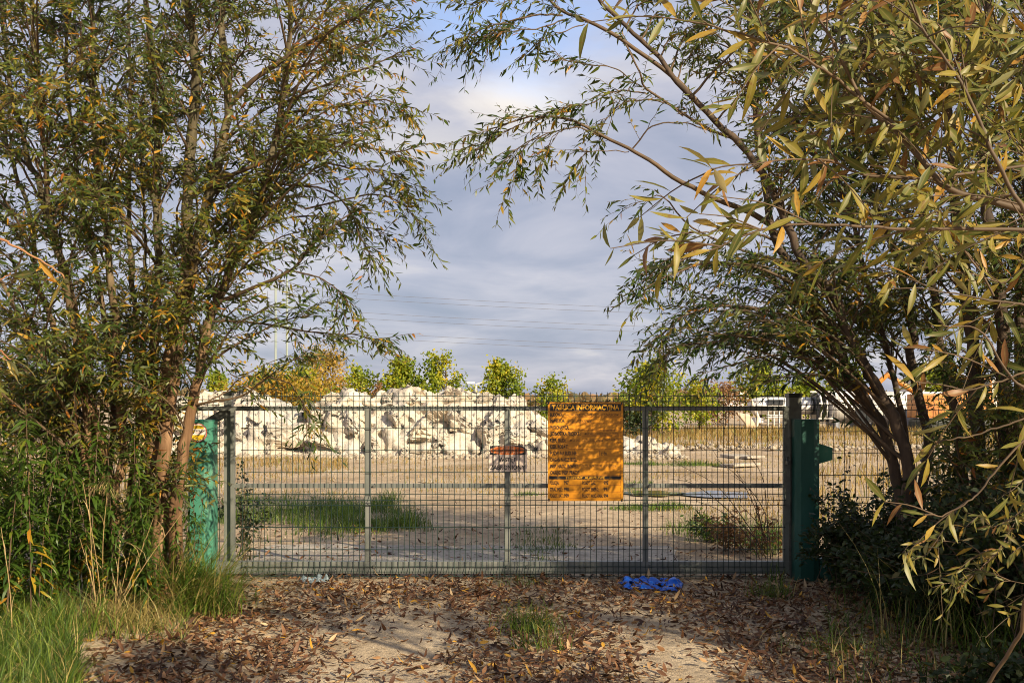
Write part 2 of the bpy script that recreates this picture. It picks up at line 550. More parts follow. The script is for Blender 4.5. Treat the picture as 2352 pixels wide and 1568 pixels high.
def sheet(name, poly, z, mat, kind='structure', label=None):
    mb = MB(); mb.add([(x, y, z) for x, y in poly], [tuple(range(len(poly)))])
    return tag(mb.build(name, mat), label, None, None, kind)


def ragged(poly, amp, step=.25, seed=0):
    """outline with a worn, uneven edge"""
    out = []
    n = len(poly)
    for i in range(n):
        a = np.array(poly[i], float); b = np.array(poly[(i + 1) % n], float)
        m = max(2, int(np.linalg.norm(b - a) / step))
        nn = np.array([-(b - a)[1], (b - a)[0]]); nn /= np.linalg.norm(nn)
        for k in range(m):
            p = a + (b - a) * k / m
            out.append(tuple(p + nn * amp * (mnoise.noise(Vector((p[0] * 1.7 + seed, p[1] * 1.7, seed))) * 1.6)))
    return out


def ground():
    # fine, gently uneven ground near by, one flat sheet to the horizon
    xs = np.unique(np.concatenate([[-2500, -600, -150, -60], np.linspace(-30, 30, 121), [60, 150, 600, 2500]]))
    ys = np.unique(np.concatenate([[-400, -60, -10], np.linspace(0, 60, 151), [90, 200, 600, 3000]]))
    X, Y = np.meshgrid(xs, ys)
    Z = np.zeros_like(X)
    for i in range(X.shape[0]):
        for j in range(X.shape[1]):
            x, y = X[i, j], Y[i, j]
            if abs(x) < 28 and 13.5 < y < 58:
                Z[i, j] = .06 * mnoise.noise(Vector((x * .5, y * .5, 3))) - .02
            if x < -2.6 and 3 < y < 9:                      # low bank under the weeds
                Z[i, j] = .12 * min(1, (-2.6 - x) / 1.2)
            if x > 3.2 and 3 < y < 9:
                Z[i, j] = .08 * min(1, (x - 3.2) / 1.2)
            if abs(x + 3.0) < 8 and 15.8 < y < 19.2 or (4 < x < 8 and 24 < y < 27) or (2 < x < 7 and 15.5 < y < 19.5):
                Z[i, j] = -.03
    n, m = X.shape
    v = np.stack([X, Y, Z], -1).reshape(-1, 3)
    idx = np.arange(n * m).reshape(n, m)
    f = np.stack([idx[:-1, :-1], idx[:-1, 1:], idx[1:, 1:], idx[1:, :-1]], -1).reshape(-1, 4)
    tag(np_mesh('ground', v, f.ravel(), np.full(len(f), 4), FIELD), kind='structure')


ground()
sheet('driveway', ragged([(-2.5, 1.0), (2.4, 1.0), (2.5, 9.7), (-2.6, 9.7)], .14), .004, DRIVE)
sheet('concrete_apron', ragged([(-2.75, 9.95), (1.7, 9.95), (1.75, 11.05), (-2.7, 11.2)], .1, seed=4), .005, SLAB)


def water_mat():
    m, nt, bs = new_mat('puddle_water')
    bs.inputs['Base Color'].default_value = (.10, .085, .065, 1)
    bs.inputs['Roughness'].default_value = .04
    bs.inputs['Specular IOR Level'].default_value = .7
    f = noise_node(nt, 6, 3, .5); bump(nt, bs, f, .06, .01)
    return m


WATER = water_mat()


def puddle(px0, px1, py, half, seed):
    d = CAM_H * FPX / (py - 921.6)
    a, b = V(px0, py, d)[0], V(px1, py, d)[0]
    cx, rx = (a + b) / 2, (b - a) / 2
    poly = []
    for k in range(60):
        t = 2 * math.pi * k / 60
        r = 1 + .45 * mnoise.noise(Vector((math.cos(t) * 1.6 + seed, math.sin(t) * 1.6, seed)))
        poly.append((cx + rx * r * math.cos(t), d + half * r * math.sin(t)))
    sheet('puddle', poly, -.004, WATER)


puddle(1425, 1565, 1131, .5, 2)
puddle(1575, 1728, 1134, .62, 6)
puddle(1630, 1690, 1067, .7, 8)
puddle(960, 1010, 1105, .3, 5)

# ------------------------------------------------------------------ text on signs
_cap = {}


def text_arrays(s, bold=0.0):
    cu = bpy.data.curves.new('t', 'FONT')
    cu.body = s
    cu.offset = bold
    cu.resolution_u = 3
    o = bpy.data.objects.new('t', cu)
    COL.objects.link(o)
    dg = bpy.context.evaluated_depsgraph_get()
    me = bpy.data.meshes.new_from_object(o.evaluated_get(dg))
    v = np.array([p.co[:] for p in me.vertices]) if len(me.vertices) else np.zeros((0, 3))
    f = [tuple(p.vertices) for p in me.polygons]
    bpy.data.objects.remove(o); bpy.data.curves.remove(cu); bpy.data.meshes.remove(me)
    return v, f


def put_text(mb, s, x0, x1, zb, zt, y, bold=0.0, shear=0.0):
    """letters standing in the plane y, baseline zb, cap height up to zt, squeezed to x0..x1"""
    if bold not in _cap:
        hv, _ = text_arrays('H', bold)
        _cap[bold] = (hv[:, 1].min(), hv[:, 1].max())
    v, f = text_arrays(s, bold)
    if len(v) == 0:
        return
    b, t = _cap[bold]
    xa, xb = v[:, 0].min(), v[:, 0].max()
    zz = (v[:, 1] - b) / (t - b)
    X = x0 + (v[:, 0] - xa) / (xb - xa) * (x1 - x0) + shear * zz * (zt - zb)
    Z = zb + zz * (zt - zb)
    mb.add(np.stack([X, np.full(len(X), y), Z], 1), f)


PX = 1 / 3982.0                   # one pixel of the 4096 px photograph at 1 m


def GX(px): return (px - 2048) * GY * PX
def GZ(py): return CAM_H - (py - 1605) * GY * PX


# ------------------------------------------------------------------ wire mesh panels
ROWS = [1.657, 1.610, 1.564, 1.366, 1.167, .968, .769, .718, .672, .472, .269, .114, .071, .025]
FOLD = {1.610: .03, .718: .03, .071: .02}
WR = .0032


def panel_acc(x0, x1, y, dz=0.0, top=1.694, bot=.0):
    ac = Acc()
    n = int(round((x1 - x0) / .0503))
    zs, ys = [], []
    for z in [top] + ROWS + [bot]:
        zs.append(z + dz); ys.append(y - FOLD.get(z, 0))
    zs[-1] = max(zs[-1], .0)
    prof = np.stack([np.zeros(len(zs)), ys, zs], 1)
    for k in range(n + 1):
        p = prof.copy(); p[:, 0] = x0 + (x1 - x0) * k / n
        p[:, 0] += rng.normal(0, .0012)
        ac.tube(p, WR, 5)
    for z in ROWS:
        if z + dz <= 0: continue
        yy = y - FOLD.get(z, 0) - .004
        xs = np.linspace(x0 - .012, x1 + .012, 24)
        p = np.stack([xs, np.full(24, yy), np.full(24, z + dz) + rng.normal(0, .0008, 24)], 1)
        ac.tube(p, WR * 1.15, 5)
    return ac


# ------------------------------------------------------------------ sliding gate
gate = empty('sliding_gate', (-.05, GY + .04, 0), 'wide galvanised sliding gate filled with green wire mesh, closed across the driveway', 'gate')


def part(mb, name, mat, root, bevel=.003, label=None):
    o = mb.build(name, mat, root, bevel=bevel)
    if label: o['label'] = label
    return o


part(MB().box(-3.3, 2.52, GY + .02, GY + .07, 1.525, 1.566), 'top_rail', GALV, gate)
part(MB().box(-2.56, 2.47, GY + .022, GY + .062, .823, .863), 'middle_rail', GALV, gate)
part(MB().box(-3.3, 2.52, GY + .015, GY + .085, .045, .157), 'bottom_beam', GALV, gate)
for px, w in ((1470, .048), (2029, .048), (2584, .048)):
    part(MB().box(GX(px) - w / 2, GX(px) + w / 2, GY + .018, GY + .066, .1575, 1.5245), 'upright', GALV, gate)
part(MB().box(-2.56, -2.525, GY + .018, GY + .066, .1575, 1.5245), 'upright', GALV, gate)
part(MB().box(2.472, 2.516, GY + .017, GY + .071, .1575, 1.5245), 'upright', GALV, gate)
for a, b in ((GX(965), GX(2068)), (GX(2072), GX(3140))):
    panel_acc(a + .01, b - .01, GY).build('mesh_panel', WIREM, gate)
for px in (990, 1497, 2030, 2110, 2600, 3100):
    for z in (1.546, .843, .118):
        c = MB()
        ang = [k * math.pi / 6 for k in range(12)]
        c.prism_y([(GX(px) + .014 * math.cos(t), z + .014 * math.sin(t)) for t in ang], GY - .004, GY + .022)
        part(c, 'bolt', GALVDARK, gate, 0)

# left guide post with cap and brace
gp = empty('gate_post', (-2.6, GY + .1, 0), 'square grey steel post with black cap at the left end of the gate', 'post')
part(MB().box(-2.635, -2.565, GY + .075, GY + .145, 0, 1.665), 'pole', GALV, gp)
part(MB().box(-2.642, -2.558, GY + .068, GY + .152, 1.665, 1.70), 'cap', BLACKP, gp, .004)
b = MB()
b.prism_y([(-2.645, 1.54), (-2.60, 1.54), (-2.60, 1.47), (-2.86, 1.33), (-2.92, 1.38)], GY + .056, GY + .0745)
part(b, 'brace', GALVDARK, gp)

# left green post
lp = empty('green_post', (-2.78, GY - .08, 0), 'bright green painted steel post with round yellow security sticker, left of the gate', 'post')
LX0, LX1 = GX(773), GX(866)
yf = GY - .16
prof = [(LX0, yf + .02), (LX0 + .02, yf), (LX1 - .062, yf), (LX1 - .006, yf + .05), (LX1, yf + .06), (LX1, yf + .2), (LX0, yf + .2)]
part(MB().prism_z(prof, 0, GZ(1682)), 'column', GREENP, lp, .004)
part(MB().prism_z([(x, y) for x, y in prof], GZ(1682) + .0005, GZ(1682) + .012), 'cap_plate', GREEND, lp, .002)
pl = MB(); pl.prism_y([(LX0 - .075, GZ(1745)), (LX0 - .002, GZ(1715)), (LX0 - .002, GZ(1835)), (LX0 - .09, GZ(1835))], yf + .09, yf + .1)
side = part(pl, 'side_plate', GREENP, lp, .002)
for z in (1778, 1800):
    c = MB(); c.prism_y([(LX0 - .04 + .016 * math.cos(t), GZ(z) + .016 * math.sin(t)) for t in [k * math.pi / 6 for k in range(12)]], yf + .078, yf + .0895)
    part(c, 'bolt', GALV, side, 0)

# sticker on it
flat = {}
for nm, c in (('sticker_red', (.55, .05, .02)), ('sticker_white', (.72, .66, .6)), ('sticker_yellow', (.78, .50, .02)), ('sign_black', (.012, .011, .011)), ('sticker_pink', (.45, .12, .12))):
    flat[nm] = surf_mat(nm, [(.3, tuple(x * .9 for x in c)), (.7, c)], 30, 3, .45, 0, 0)
st = empty('sticker', (GX(813.5), yf, GZ(1727)), 'round yellow and red security company sticker on the bright green post', 'sticker')


def disc_poly(cx, cz, r, n=40, a0=0, a1=2 * math.pi):
    return [(cx + r * math.cos(a0 + (a1 - a0) * k / n), cz + r * math.sin(a0 + (a1 - a0) * k / n)) for k in range(n)]


def SXp(x): return GX(740 + x / 9.8)
def SZp(y): return GZ(1640 + y / 9.8)


cxs, czs = SXp(718), SZp(860)
kk = GY * PX / 9.8
part(MB().prism_y(disc_poly(cxs, czs, 362 * kk), yf - .0015, yf - .0003), 'rim', flat['sticker_red'], st, 0)
part(MB().prism_y(disc_poly(cxs, czs, 335 * kk), yf - .0025, yf - .0017), 'backing', flat['sticker_white'], st, 0)
r_ = 300 * kk


def chord(z0, z1):
    a, b = math.asin((z0 - czs) / r_), math.asin((z1 - czs) / r_)
    right = [(cxs + r_ * math.cos(a + (b - a) * k / 12), czs + r_ * math.sin(a + (b - a) * k / 12)) for k in range(13)]
    return right + [(2 * cxs - x, z) for x, z in right[::-1]]


ye = MB(); ye.prism_y(chord(SZp(715), SZp(570)), yf - .0033, yf - .0027); ye.prism_y(chord(SZp(1150), SZp(945)), yf - .0033, yf - .0027)
part(ye, 'yellow_field', flat['sticker_yellow'], st, 0)
le = MB()
for yy, a, c in ((597, 585, 830), (628, 585, 830), (657, 580, 830), (688, 550, 860)):
    le.box(SXp(a), SXp(c), yf - .0042, yf - .0036, SZp(yy + 7), SZp(yy - 7))
le.box(SXp(520), SXp(905), yf - .0042, yf - .0036, SZp(962), SZp(955))
put_text(le, 'SOLID', SXp(638), SXp(955), SZp(820), SZp(752), yf - .004, .03)
sh = [(462, 752), (610, 752), (608, 830), (585, 880), (533, 915), (485, 880), (465, 830)]
le.prism_y([(SXp(x), SZp(y)) for x, y in sh], yf - .0042, yf - .0036)
part(le, 'lettering', flat['sign_black'], st, 0)
lw = MB(); lw.prism_y([(SXp(x), SZp(y)) for x, y in [(478, 800), (596, 800), (594, 822), (540, 838), (500, 850), (485, 830)]], yf - .0048, yf - .0044)
lw.prism_y([(SXp(x), SZp(y)) for x, y in [(478, 765), (598, 765), (598, 782), (478, 782)]], yf - .0048, yf - .0044)
part(lw, 'shield_band', flat['sticker_yellow'], st, 0)
lr = MB(); put_text(lr, 'SECURITY', SXp(640), SXp(950), SZp(880), SZp(835), yf - .004, .0)
part(lr, 'small_lettering', flat['sticker_pink'], st, 0)

# right posts
rp = empty('gate_post', (2.6, GY + .1, 0), 'square grey steel post with black cap rising behind the dark green post', 'post')
RX0, RX1 = GX(3163), GX(3213)
part(MB().box(RX0, RX1, GY + .05, GY + .165, 0, GZ(1590)), 'pole', GALVDARK, rp)
part(MB().box(RX0 - .006, RX1 + .006, GY + .043, GY + .172, GZ(1590), GZ(1572)), 'cap', BLACKP, rp, .004)
ch = MB().prism_z([(GX(3142), GY + .01), (RX0 - .004, GY + .01), (RX0 - .004, GY + .09), (GX(3142), GY + .09), (GX(3142), GY + .083), (RX0 - .012, GY + .083), (RX0 - .012, GY + .017), (GX(3142), GY + .017)], GZ(2095), GZ(1748))
part(ch, 'latch_channel', GALVDARK, rp, .001)
gpn = empty('green_post', (2.72, GY, 0), 'dark green steel post with pointed side bracket, in shade right of the gate', 'post')
a0, a1, a2, a3 = GX(3171), GX(3189), GX(3240), GX(3265)
yr = GY - .11
prof = [(a0, yr + .05), (a1, yr), (a2, yr), (a3, yr + .02), (a3, yr + .155), (a0, yr + .155)]
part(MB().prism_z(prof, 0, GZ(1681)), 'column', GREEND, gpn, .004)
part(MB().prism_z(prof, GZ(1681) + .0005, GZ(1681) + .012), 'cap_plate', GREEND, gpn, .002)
br = MB(); br.prism_y([(a3 + .0005, GZ(1770)), (GX(3328), GZ(1790)), (GX(3328), GZ(1838)), (a3 + .0005, GZ(1856))], yr + .09, yr + .1)
part(br, 'bracket', GREENP, gpn, .002)
part(MB().box(GX(3268), GX(3330), yr + .02, yr + .15, 0, .2), 'motor_box', GREEND, gpn, .01)

pk = empty('padlock', (GX(3148), GY, GZ(1845)), 'small dark padlock hanging between the gate and its latch channel', 'padlock')
px_, pz_ = GX(3150), GZ(1845)
part(MB().box(px_ - .02, px_ + .02, GY - .03, GY - .005, pz_ - .028, pz_ + .012), 'body', DARKMETAL, pk, .006)
sh_ = [(px_ + .014 * math.cos(t), GY - .0175, pz_ + .012 + .03 * math.sin(t)) for t in np.linspace(0, math.pi, 12)]
part(MB().tube(sh_, .004, 6), 'shackle', DARKMETAL, pk, 0)

# ------------------------------------------------------------------ fences either side


def fence(x_from, x_to, label, posts):
    f = empty('mesh_fence', ((x_from + x_to) / 2, GY + .06, 0), label, 'fence')
    x = x_from
    sgn = 1 if x_to > x_from else -1
    while (x_to - x) * sgn > .3:
        nx = x + sgn * 2.5
        a, b_ = sorted((x, nx))
        panel_acc(a + .01, b_ - .01, GY + .06, -.03).build('mesh_panel', WIREM, f)
        x = nx
    for p in posts:
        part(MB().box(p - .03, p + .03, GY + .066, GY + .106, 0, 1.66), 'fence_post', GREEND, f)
    return f


fence(-2.66, -10.0, 'green wire mesh fence running left behind the many-stemmed willow', [-5.16, -7.66])
fence(2.62, 10.1, 'green wire mesh fence running right behind the leaning willow stems', [5.12, 7.62])

# ------------------------------------------------------------------ big information board (in front of the wires)
YEL = surf_mat('yellow_board', [(.3, (.60, .225, .004)), (.7, (.66, .265, .006))], 5, 5, .4, 0, .1, .002)
LINE = surf_mat('board_rule', [(.3, (.22, .055, .005)), (.7, (.25, .06, .006))], 5, 2, .5, 0, 0)
INK = surf_mat('marker_ink', [(.3, (.13, .055, .01)), (.7, (.19, .08, .012))], 60, 4, .5, 0, 0)
YELTXT = surf_mat('yellow_lettering', [(.3, (.72, .33, .012)), (.7, (.76, .37, .014))], 5, 3, .4, 0, 0)
S = 3.2675


def BX(x): return GX(2150 + x / S)
def BZ(y): return GZ(1560 + y / S)


YB = GY - .045
bd = empty('information_board', (BX(620), YB, BZ(800)), 'large yellow-orange construction information board wired to the gate', 'sign')
part(MB().box(BX(133), BX(1113), YB, YB + .004, BZ(1440), BZ(157)), 'panel', YEL, bd, .001)
part(MB().box(BX(163), BX(1082), YB - .0012, YB - .0002, BZ(272), BZ(178)), 'header_bar', flat['sign_black'], bd, 0)
part(MB().box(BX(152), BX(1082), YB - .0012, YB - .0002, BZ(1158), BZ(1116)), 'header_bar', flat['sign_black'], bd, 0)
tx = MB()
put_text(tx, 'TABLICA INFORMACYJNA', BX(185), BX(1062), BZ(257), BZ(192), YB - .0022, .034)
part(tx, 'title_lettering', YELTXT, bd, 0)
tx = MB()
put_text(tx, 'TELEFONY  ALARMOWE', BX(363), BX(873), BZ(1154), BZ(1120), YB - .0022, .026)
part(tx, 'phone_heading', YELTXT, bd, 0)
for cx in (277, 953):
    tx = MB()
    for k in range(8):
        t0 = .6 + k * .62
        tx.box(BX(cx + 15 * math.cos(t0) - 3), BX(cx + 15 * math.cos(t0) + 3), YB - .0026, YB - .0021, BZ(1137 + 15 * math.sin(t0) + 3), BZ(1137 + 15 * math.sin(t0) - 3))
    part(tx, 'telephone_symbol', YELTXT, bd, 0)
rows = [('BUDOWA:', 325, 345, 297), ('INWESTOR:', 355, 425, 375), ('WYKONAWCA:', 408, 510, 460), ('JEDNOSTKA PROJEKT.:', 560, 592, 541), ('KIER. BUD.:', 370, 676, 626),
        ('KIER. ROBÓT:', 398, 759, 710), ('POZW. NA BUD. NR:', 510, 845, 793), ('ORGAN NADZ. BUD.:', 515, 930, 878), ('INSP. NADZ. INWEST.:', 542, 1013, 962), ('OKRĘG. INSP. PRACY:', 542, 1097, 1045)]
ln = MB()
for s, xe, yb_, yt in rows:
    bt = MB()
    put_text(bt, s, BX(163), BX(xe), BZ(yb_), BZ(yt), YB - .001, .034)
    if s.startswith('POZW'):
        ln.box(BX(xe + 2), BX(806), YB - .0012, YB - .0002, BZ(yb_ + 8), BZ(yb_ + 5))
        ln.box(BX(804), BX(808), YB - .0012, YB - .0002, BZ(yb_ + 4.5), BZ(784))
        ln.box(BX(915), BX(1082), YB - .0012, YB - .0002, BZ(yb_ + 8), BZ(yb_ + 5))
        put_text(bt, 'z dn.', BX(826), BX(905), BZ(yb_), BZ(yt), YB - .001, .016)
    else:
        ln.box(BX(xe + 2), BX(1082), YB - .0012, YB - .0002, BZ(yb_ + 8), BZ(yb_ + 5))
    ln.box(BX(1079), BX(1082), YB - .0014, YB - .0004, BZ(yb_ + 4.5), BZ(yt - 6))
    part(bt, 'row_lettering', flat['sign_black'], bd, 0)
for s, n, x0, xl, xn, yb_ in (('POLICJA:', '997', 158, 280, 343, 1228), ('STRAŻ POŻ.:', '998', 158, 326, 343, 1313), ('POGOT. RAT.:', '999', 158, 338, 343, 1397),
                              ('POGOT. GAZ.:', '992', 580, 762, 857, 1228), ('POGOT. ENERG.:', '991', 580, 798, 857, 1313), ('POGOT. WOD.-KAN.:', '994', 580, 850, 857, 1397)):
    bt = MB()
    put_text(bt, s, BX(x0), BX(xl), BZ(yb_), BZ(yb_ - 48), YB - .001, .034)
    put_text(bt, n, BX(xn), BX(xn + 62), BZ(yb_), BZ(yb_ - 50), YB - .001, .036)
    part(bt, 'row_lettering', flat['sign_black'], bd, 0)
    xr = 563 if x0 < 300 else 1082
    ln.box(BX(xn + 68), BX(xr), YB - .0012, YB - .0002, BZ(yb_ + 9), BZ(yb_ + 6))
    ln.box(BX(xr - 3), BX(xr), YB - .0014, YB - .0004, BZ(yb_ + 5), BZ(yb_ - 52))
part(ln, 'ruled_lines', LINE, bd, 0)
for s, x0, x1, yb_, yt in (('HALI PRODUKCYJNO-USŁUGOWEJ Z ZAPLECZEM', 358, 1045, 336, 306), ('DARIUSZ SZEMIK', 400, 705, 424, 388), ('W. CZĘSTOCH.', 850, 1010, 535, 518), ('MGR ARCH ANDRZEJ ŁĘCZYŃSKI', 608, 1055, 584, 548),
                           ('MGR INŻ. GRZEGORZ PIWA', 415, 845, 672, 636), ('* 604 226775', 850, 1062, 652, 624), ('J. W.', 492, 565, 746, 712), ('PIOTR PATRZYŃSKI  # 501 581236', 572, 1020, 1000, 968)):
    hw = MB()
    put_text(hw, s, BX(x0), BX(x1), BZ(yb_), BZ(yt), YB - .001, .012, .25)
    part(hw, 'handwriting', INK, bd, 0)
for x, y in ((146, 165), (1092, 175), (148, 1425), (1095, 1432)):
    part(MB().box(BX(x) - .006, BX(x) + .006, YB - .006, YB - .0002, BZ(y) - .012, BZ(y) + .012), 'cable_tie', BLACKP, bd, .002)

# ------------------------------------------------------------------ small sign behind the wires
S2 = 2352 / 260.0


def NX(x): return GX(1900 + x / S2)
def NZ(y): return GZ(1760 + y / S2)


BEIGE = surf_mat('faded_sign_plastic', [(.3, (.70, .55, .45)), (.7, (.76, .63, .53))], 4, 6, .5, 0, .05)
ORNG = surf_mat('sign_orange', [(.3, (.62, .13, .02)), (.7, (.68, .19, .03))], 6, 4, .5, 0, 0)
PALE = surf_mat('sign_pale', [(.3, (.62, .34, .2)), (.7, (.66, .40, .26))], 6, 3, .5, 0, 0)
YN = GY + .009
ns = empty('warning_sign', (NX(1180), YN, NZ(650)), 'small faded beige sign with orange oval, hung behind the gate wires', 'sign')
out = [(502, 1145), (1880, 1145), (1880, 300), (1830, 290), (1700, 180), (1680, 175), (502, 200)]
part(MB().prism_y([(NX(x), NZ(y)) for x, y in out], YN, YN + .003), 'panel', BEIGE, ns, 0)
part(MB().prism_y([(NX(x), NZ(y)) for x, y in [(540, 530), (1830, 530), (1830, 300), (1690, 205), (540, 205)]], YN - .001, YN - .0002), 'black_field', flat['sign_black'], ns, 0)
el = lambda rx, rz: [(NX(1185 + rx * math.copysign(abs(math.cos(t)) ** 1.0, math.cos(t))), NZ(370 - rz * math.sin(t))) for t in np.linspace(0, 2 * math.pi, 48, endpoint=False)]
part(MB().prism_y(el(648, 163), YN - .0018, YN - .0012), 'oval_border', PALE, ns, 0)
part(MB().prism_y(el(630, 152), YN - .0026, YN - .002), 'oval', ORNG, ns, 0)
t1 = MB(); put_text(t1, 'TEREN', NX(955), NX(1400), NZ(340), NZ(240), YN - .0032, .015); put_text(t1, 'PRYWATNY', NX(780), NX(1585), NZ(485), NZ(400), YN - .0032, .015)
part(t1, 'oval_lettering', PALE, ns, 0)
t2 = MB(); put_text(t2, 'WSTĘP', NX(848), NX(1505), NZ(785), NZ(622), YN - .001, .018); put_text(t2, 'ZABRONIONY', NX(540), NX(1812), NZ(1065), NZ(900), YN - .001, .018)
part(t2, 'black_lettering', flat['sign_black'], ns, 0)
# ------------------------------------------------------------------ rubble heap
HEAPX = [330, 380, 450, 520, 600, 650, 700, 760, 800, 850, 890, 940, 1000, 1050, 1100, 1150, 1190, 1235, 1275, 1320, 1450, 1530]
HEAPY = [930, 912, 904, 900, 908, 938, 930, 905, 897, 916, 903, 895, 900, 894, 905, 910, 922, 952, 985, 1012, 1010, 1026]
D0, D1 = 29.6, 31.4


def heap_h(x, y):
    px = 1176 + x * FPX / D1
    top = np.interp(px, HEAPX, HEAPY)
    zt = CAM_H - (top - 921.6) * D1 / FPX
    if px < 330: zt *= max(0, 1 - (330 - px) / 140)
    if px > 1520: zt *= max(0, 1 - (px - 1520) / 40)
    wob = .5 * mnoise.noise(Vector((x * .7, 1, 2)))
    t = (y - (D0 + wob)) / (D1 - D0)
    if t < 0: return -.15
    f = min(1, t) ** .62
    if y > 33.2: f *= max(0, 1 - (y - 33.2) / 2.6)
    p = Vector((x, y * 1.0, f * 2))
    h = zt * f
    # blocky relief
    d = mnoise.voronoi(p * 1.1)[0]
    h += min(1, f * 3) * (.42 * (d[1] - d[0]) - .16 + .22 * mnoise.noise(p * 2.3) + .13 * mnoise.noise(p * 6) + .06 * mnoise.noise(p * 14))
    return max(h, -.1) * min(1, max(0, t * 6))


def build_heap():
    xs = np.linspace(-11.5, 5.2, 300); ys = np.concatenate([np.linspace(29.0, 31.8, 62), np.linspace(31.9, 36, 24)])
    v = []
    for y in ys:
        for x in xs:
            h = heap_h(x, y)
            q = Vector((x * 1.3, y * 1.3, h * 1.3))
            v.append((x + .22 * mnoise.noise(q + Vector((9, 0, 0))) + .08 * mnoise.noise(q * 4), y + (.5 * mnoise.noise(q * 1.2) + .22 * mnoise.noise(q * 3.1)) * (h > .1), h))
    n, m = len(ys), len(xs)
    idx = np.arange(n * m).reshape(n, m)
    f = np.stack([idx[:-1, :-1], idx[:-1, 1:], idx[1:, 1:], idx[1:, :-1]], -1).reshape(-1, 4)
    o = np_mesh('rubble_heap', v, f.ravel(), np.full(len(f), 4), CHALK, None, None, None, False)
    tag(o, 'long heap of whitish chalky demolition rubble with dark patches, behind the gate', 'rubble heap')


build_heap()


def rock_mesh(seed, name='boulder', mat=CHALK, sub=3):
    rs = np.random.default_rng(seed)
    bm = bmesh.new()
    for k in range(13):
        p = rs.normal(size=3); p /= np.linalg.norm(p); p *= rs.uniform(.7, 1.1)
        bm.verts.new((p[0] * 1.1, p[1] * .85, p[2] * .8))
    bmesh.ops.convex_hull(bm, input=list(bm.verts))
    for v in [v for v in bm.verts if not v.link_faces]: bm.verts.remove(v)
    bmesh.ops.triangulate(bm, faces=list(bm.faces))
    for _ in range(sub):
        bmesh.ops.subdivide_edges(bm, edges=list(bm.edges), cuts=1, use_grid_fill=True)
    bmesh.ops.smooth_vert(bm, verts=list(bm.verts), factor=.4, use_axis_x=True, use_axis_y=True, use_axis_z=True)
    for v in bm.verts:
        q = v.co * 1.7 + Vector((seed * 3.1, 0, 0))
        dd = mnoise.voronoi(q * 1.5)[0]
        v.co *= 1 + .17 * mnoise.noise(q) + .13 * mnoise.noise(q * 2.9) + .07 * mnoise.noise(q * 7) - .20 * max(0, .22 - (dd[1] - dd[0])) / .22
    me = bpy.data.meshes.new(name)
    bm.to_mesh(me); bm.free()
    me.materials.append(mat)
    return me


ROCKS = [rock_mesh(s) for s in range(11, 18)]
rs = np.random.default_rng(5)
front = [(530, 990, 1.0), (590, 960, .8), (640, 1000, 1.1), (690, 985, 1.2), (745, 1015, .9), (800, 970, 1.25), (850, 1010, .8), (905, 960, 1.0), (965, 985, 1.4), (1010, 1015, .9),
         (1060, 975, 1.15), (1110, 1000, 1.0), (1150, 965, 1.0), (1195, 1000, .85), (1235, 985, .75), (1010, 955, 1.1), (720, 950, .9), (560, 1025, .6), (620, 1032, .5), (860, 1035, .5), (930, 1030, .55), (1120, 1033, .5), (1180, 1030, .45), (780, 1035, .45), (500, 1015, .7), (430, 985, .9), (380, 1000, .8), (470, 960, .8)]
crest = [(760, 908, .5), (795, 905, .62), (835, 915, .4), (890, 908, .6), (930, 903, .5), (960, 905, .75), (1000, 902, .4), (1035, 903, .8), (1075, 905, .5), (1110, 912, .6), (1150, 920, .45), (1180, 930, .4), (560, 912, .5), (520, 908, .45), (460, 912, .5), ]
for i, (px, py, s) in enumerate(front + crest):
    o = bpy.data.objects.new('boulder', ROCKS[i % len(ROCKS)])
    COL.objects.link(o)
    if i < len(front):
        t = (1045 - py) / 120.0
        d = D0 - .05 + max(0, t) * 1.1
        p = V(px, py, d)
        p[2] = max(p[2], s * .3)
    else:
        p = V(px, py + 6, D1)
    o.location = p
    sc = s * .62
    o.scale = (sc * rs.uniform(.85, 1.3), sc * rs.uniform(.7, 1.0), sc * rs.uniform(.7, 1.0))
    o.rotation_euler = rs.uniform(-.6, .6, 2).tolist() + [rs.uniform(0, 6.28)]
    if i < len(front):
        tag(o, 'whitish chalky boulder lodged in the steep front of the rubble heap', 'boulder', 'boulders in the front of the rubble heap')
    else:
        tag(o, 'whitish chalky boulder lying along the crest of the rubble heap', 'boulder', 'boulders on the crest of the rubble heap')

# loose stones over the field, thick along the foot of the heap
PEB = surf_mat('loose_stone', [(.3, (.26, .21, .15)), (.6, (.40, .34, .26)), (.8, (.48, .42, .35))], 3, 4, .95, 0, .3, .01)


def stones(n, sampler, smin, smax, seed):
    r = np.random.default_rng(seed)
    base = np.array([[1, 0, 0], [-1, 0, 0], [0, 1, 0], [0, -1, 0], [0, 0, .7], [0, 0, -.6]], float)
    fc = np.array([[0, 2, 4], [2, 1, 4], [1, 3, 4], [3, 0, 4], [2, 0, 5], [1, 2, 5], [3, 1, 5], [0, 3, 5]])
    P = np.array([sampler(r) for _ in range(n)])
    s = smin + (smax - smin) * r.random(n) ** 3
    v = base[None] * s[:, None, None] * r.uniform(.6, 1.3, (n, 6, 3))
    a = r.uniform(0, 6.28, n)
    c, sn = np.cos(a)[:, None], np.sin(a)[:, None]
    x, y = v[..., 0] * c - v[..., 1] * sn, v[..., 0] * sn + v[..., 1] * c
    v = np.stack([x, y, v[..., 2]], -1) + P[:, None]
    l = (np.arange(n)[:, None, None] * 6 + fc[None]).reshape(-1)
    return v.reshape(-1, 3), l, np.full(n * 8, 3)


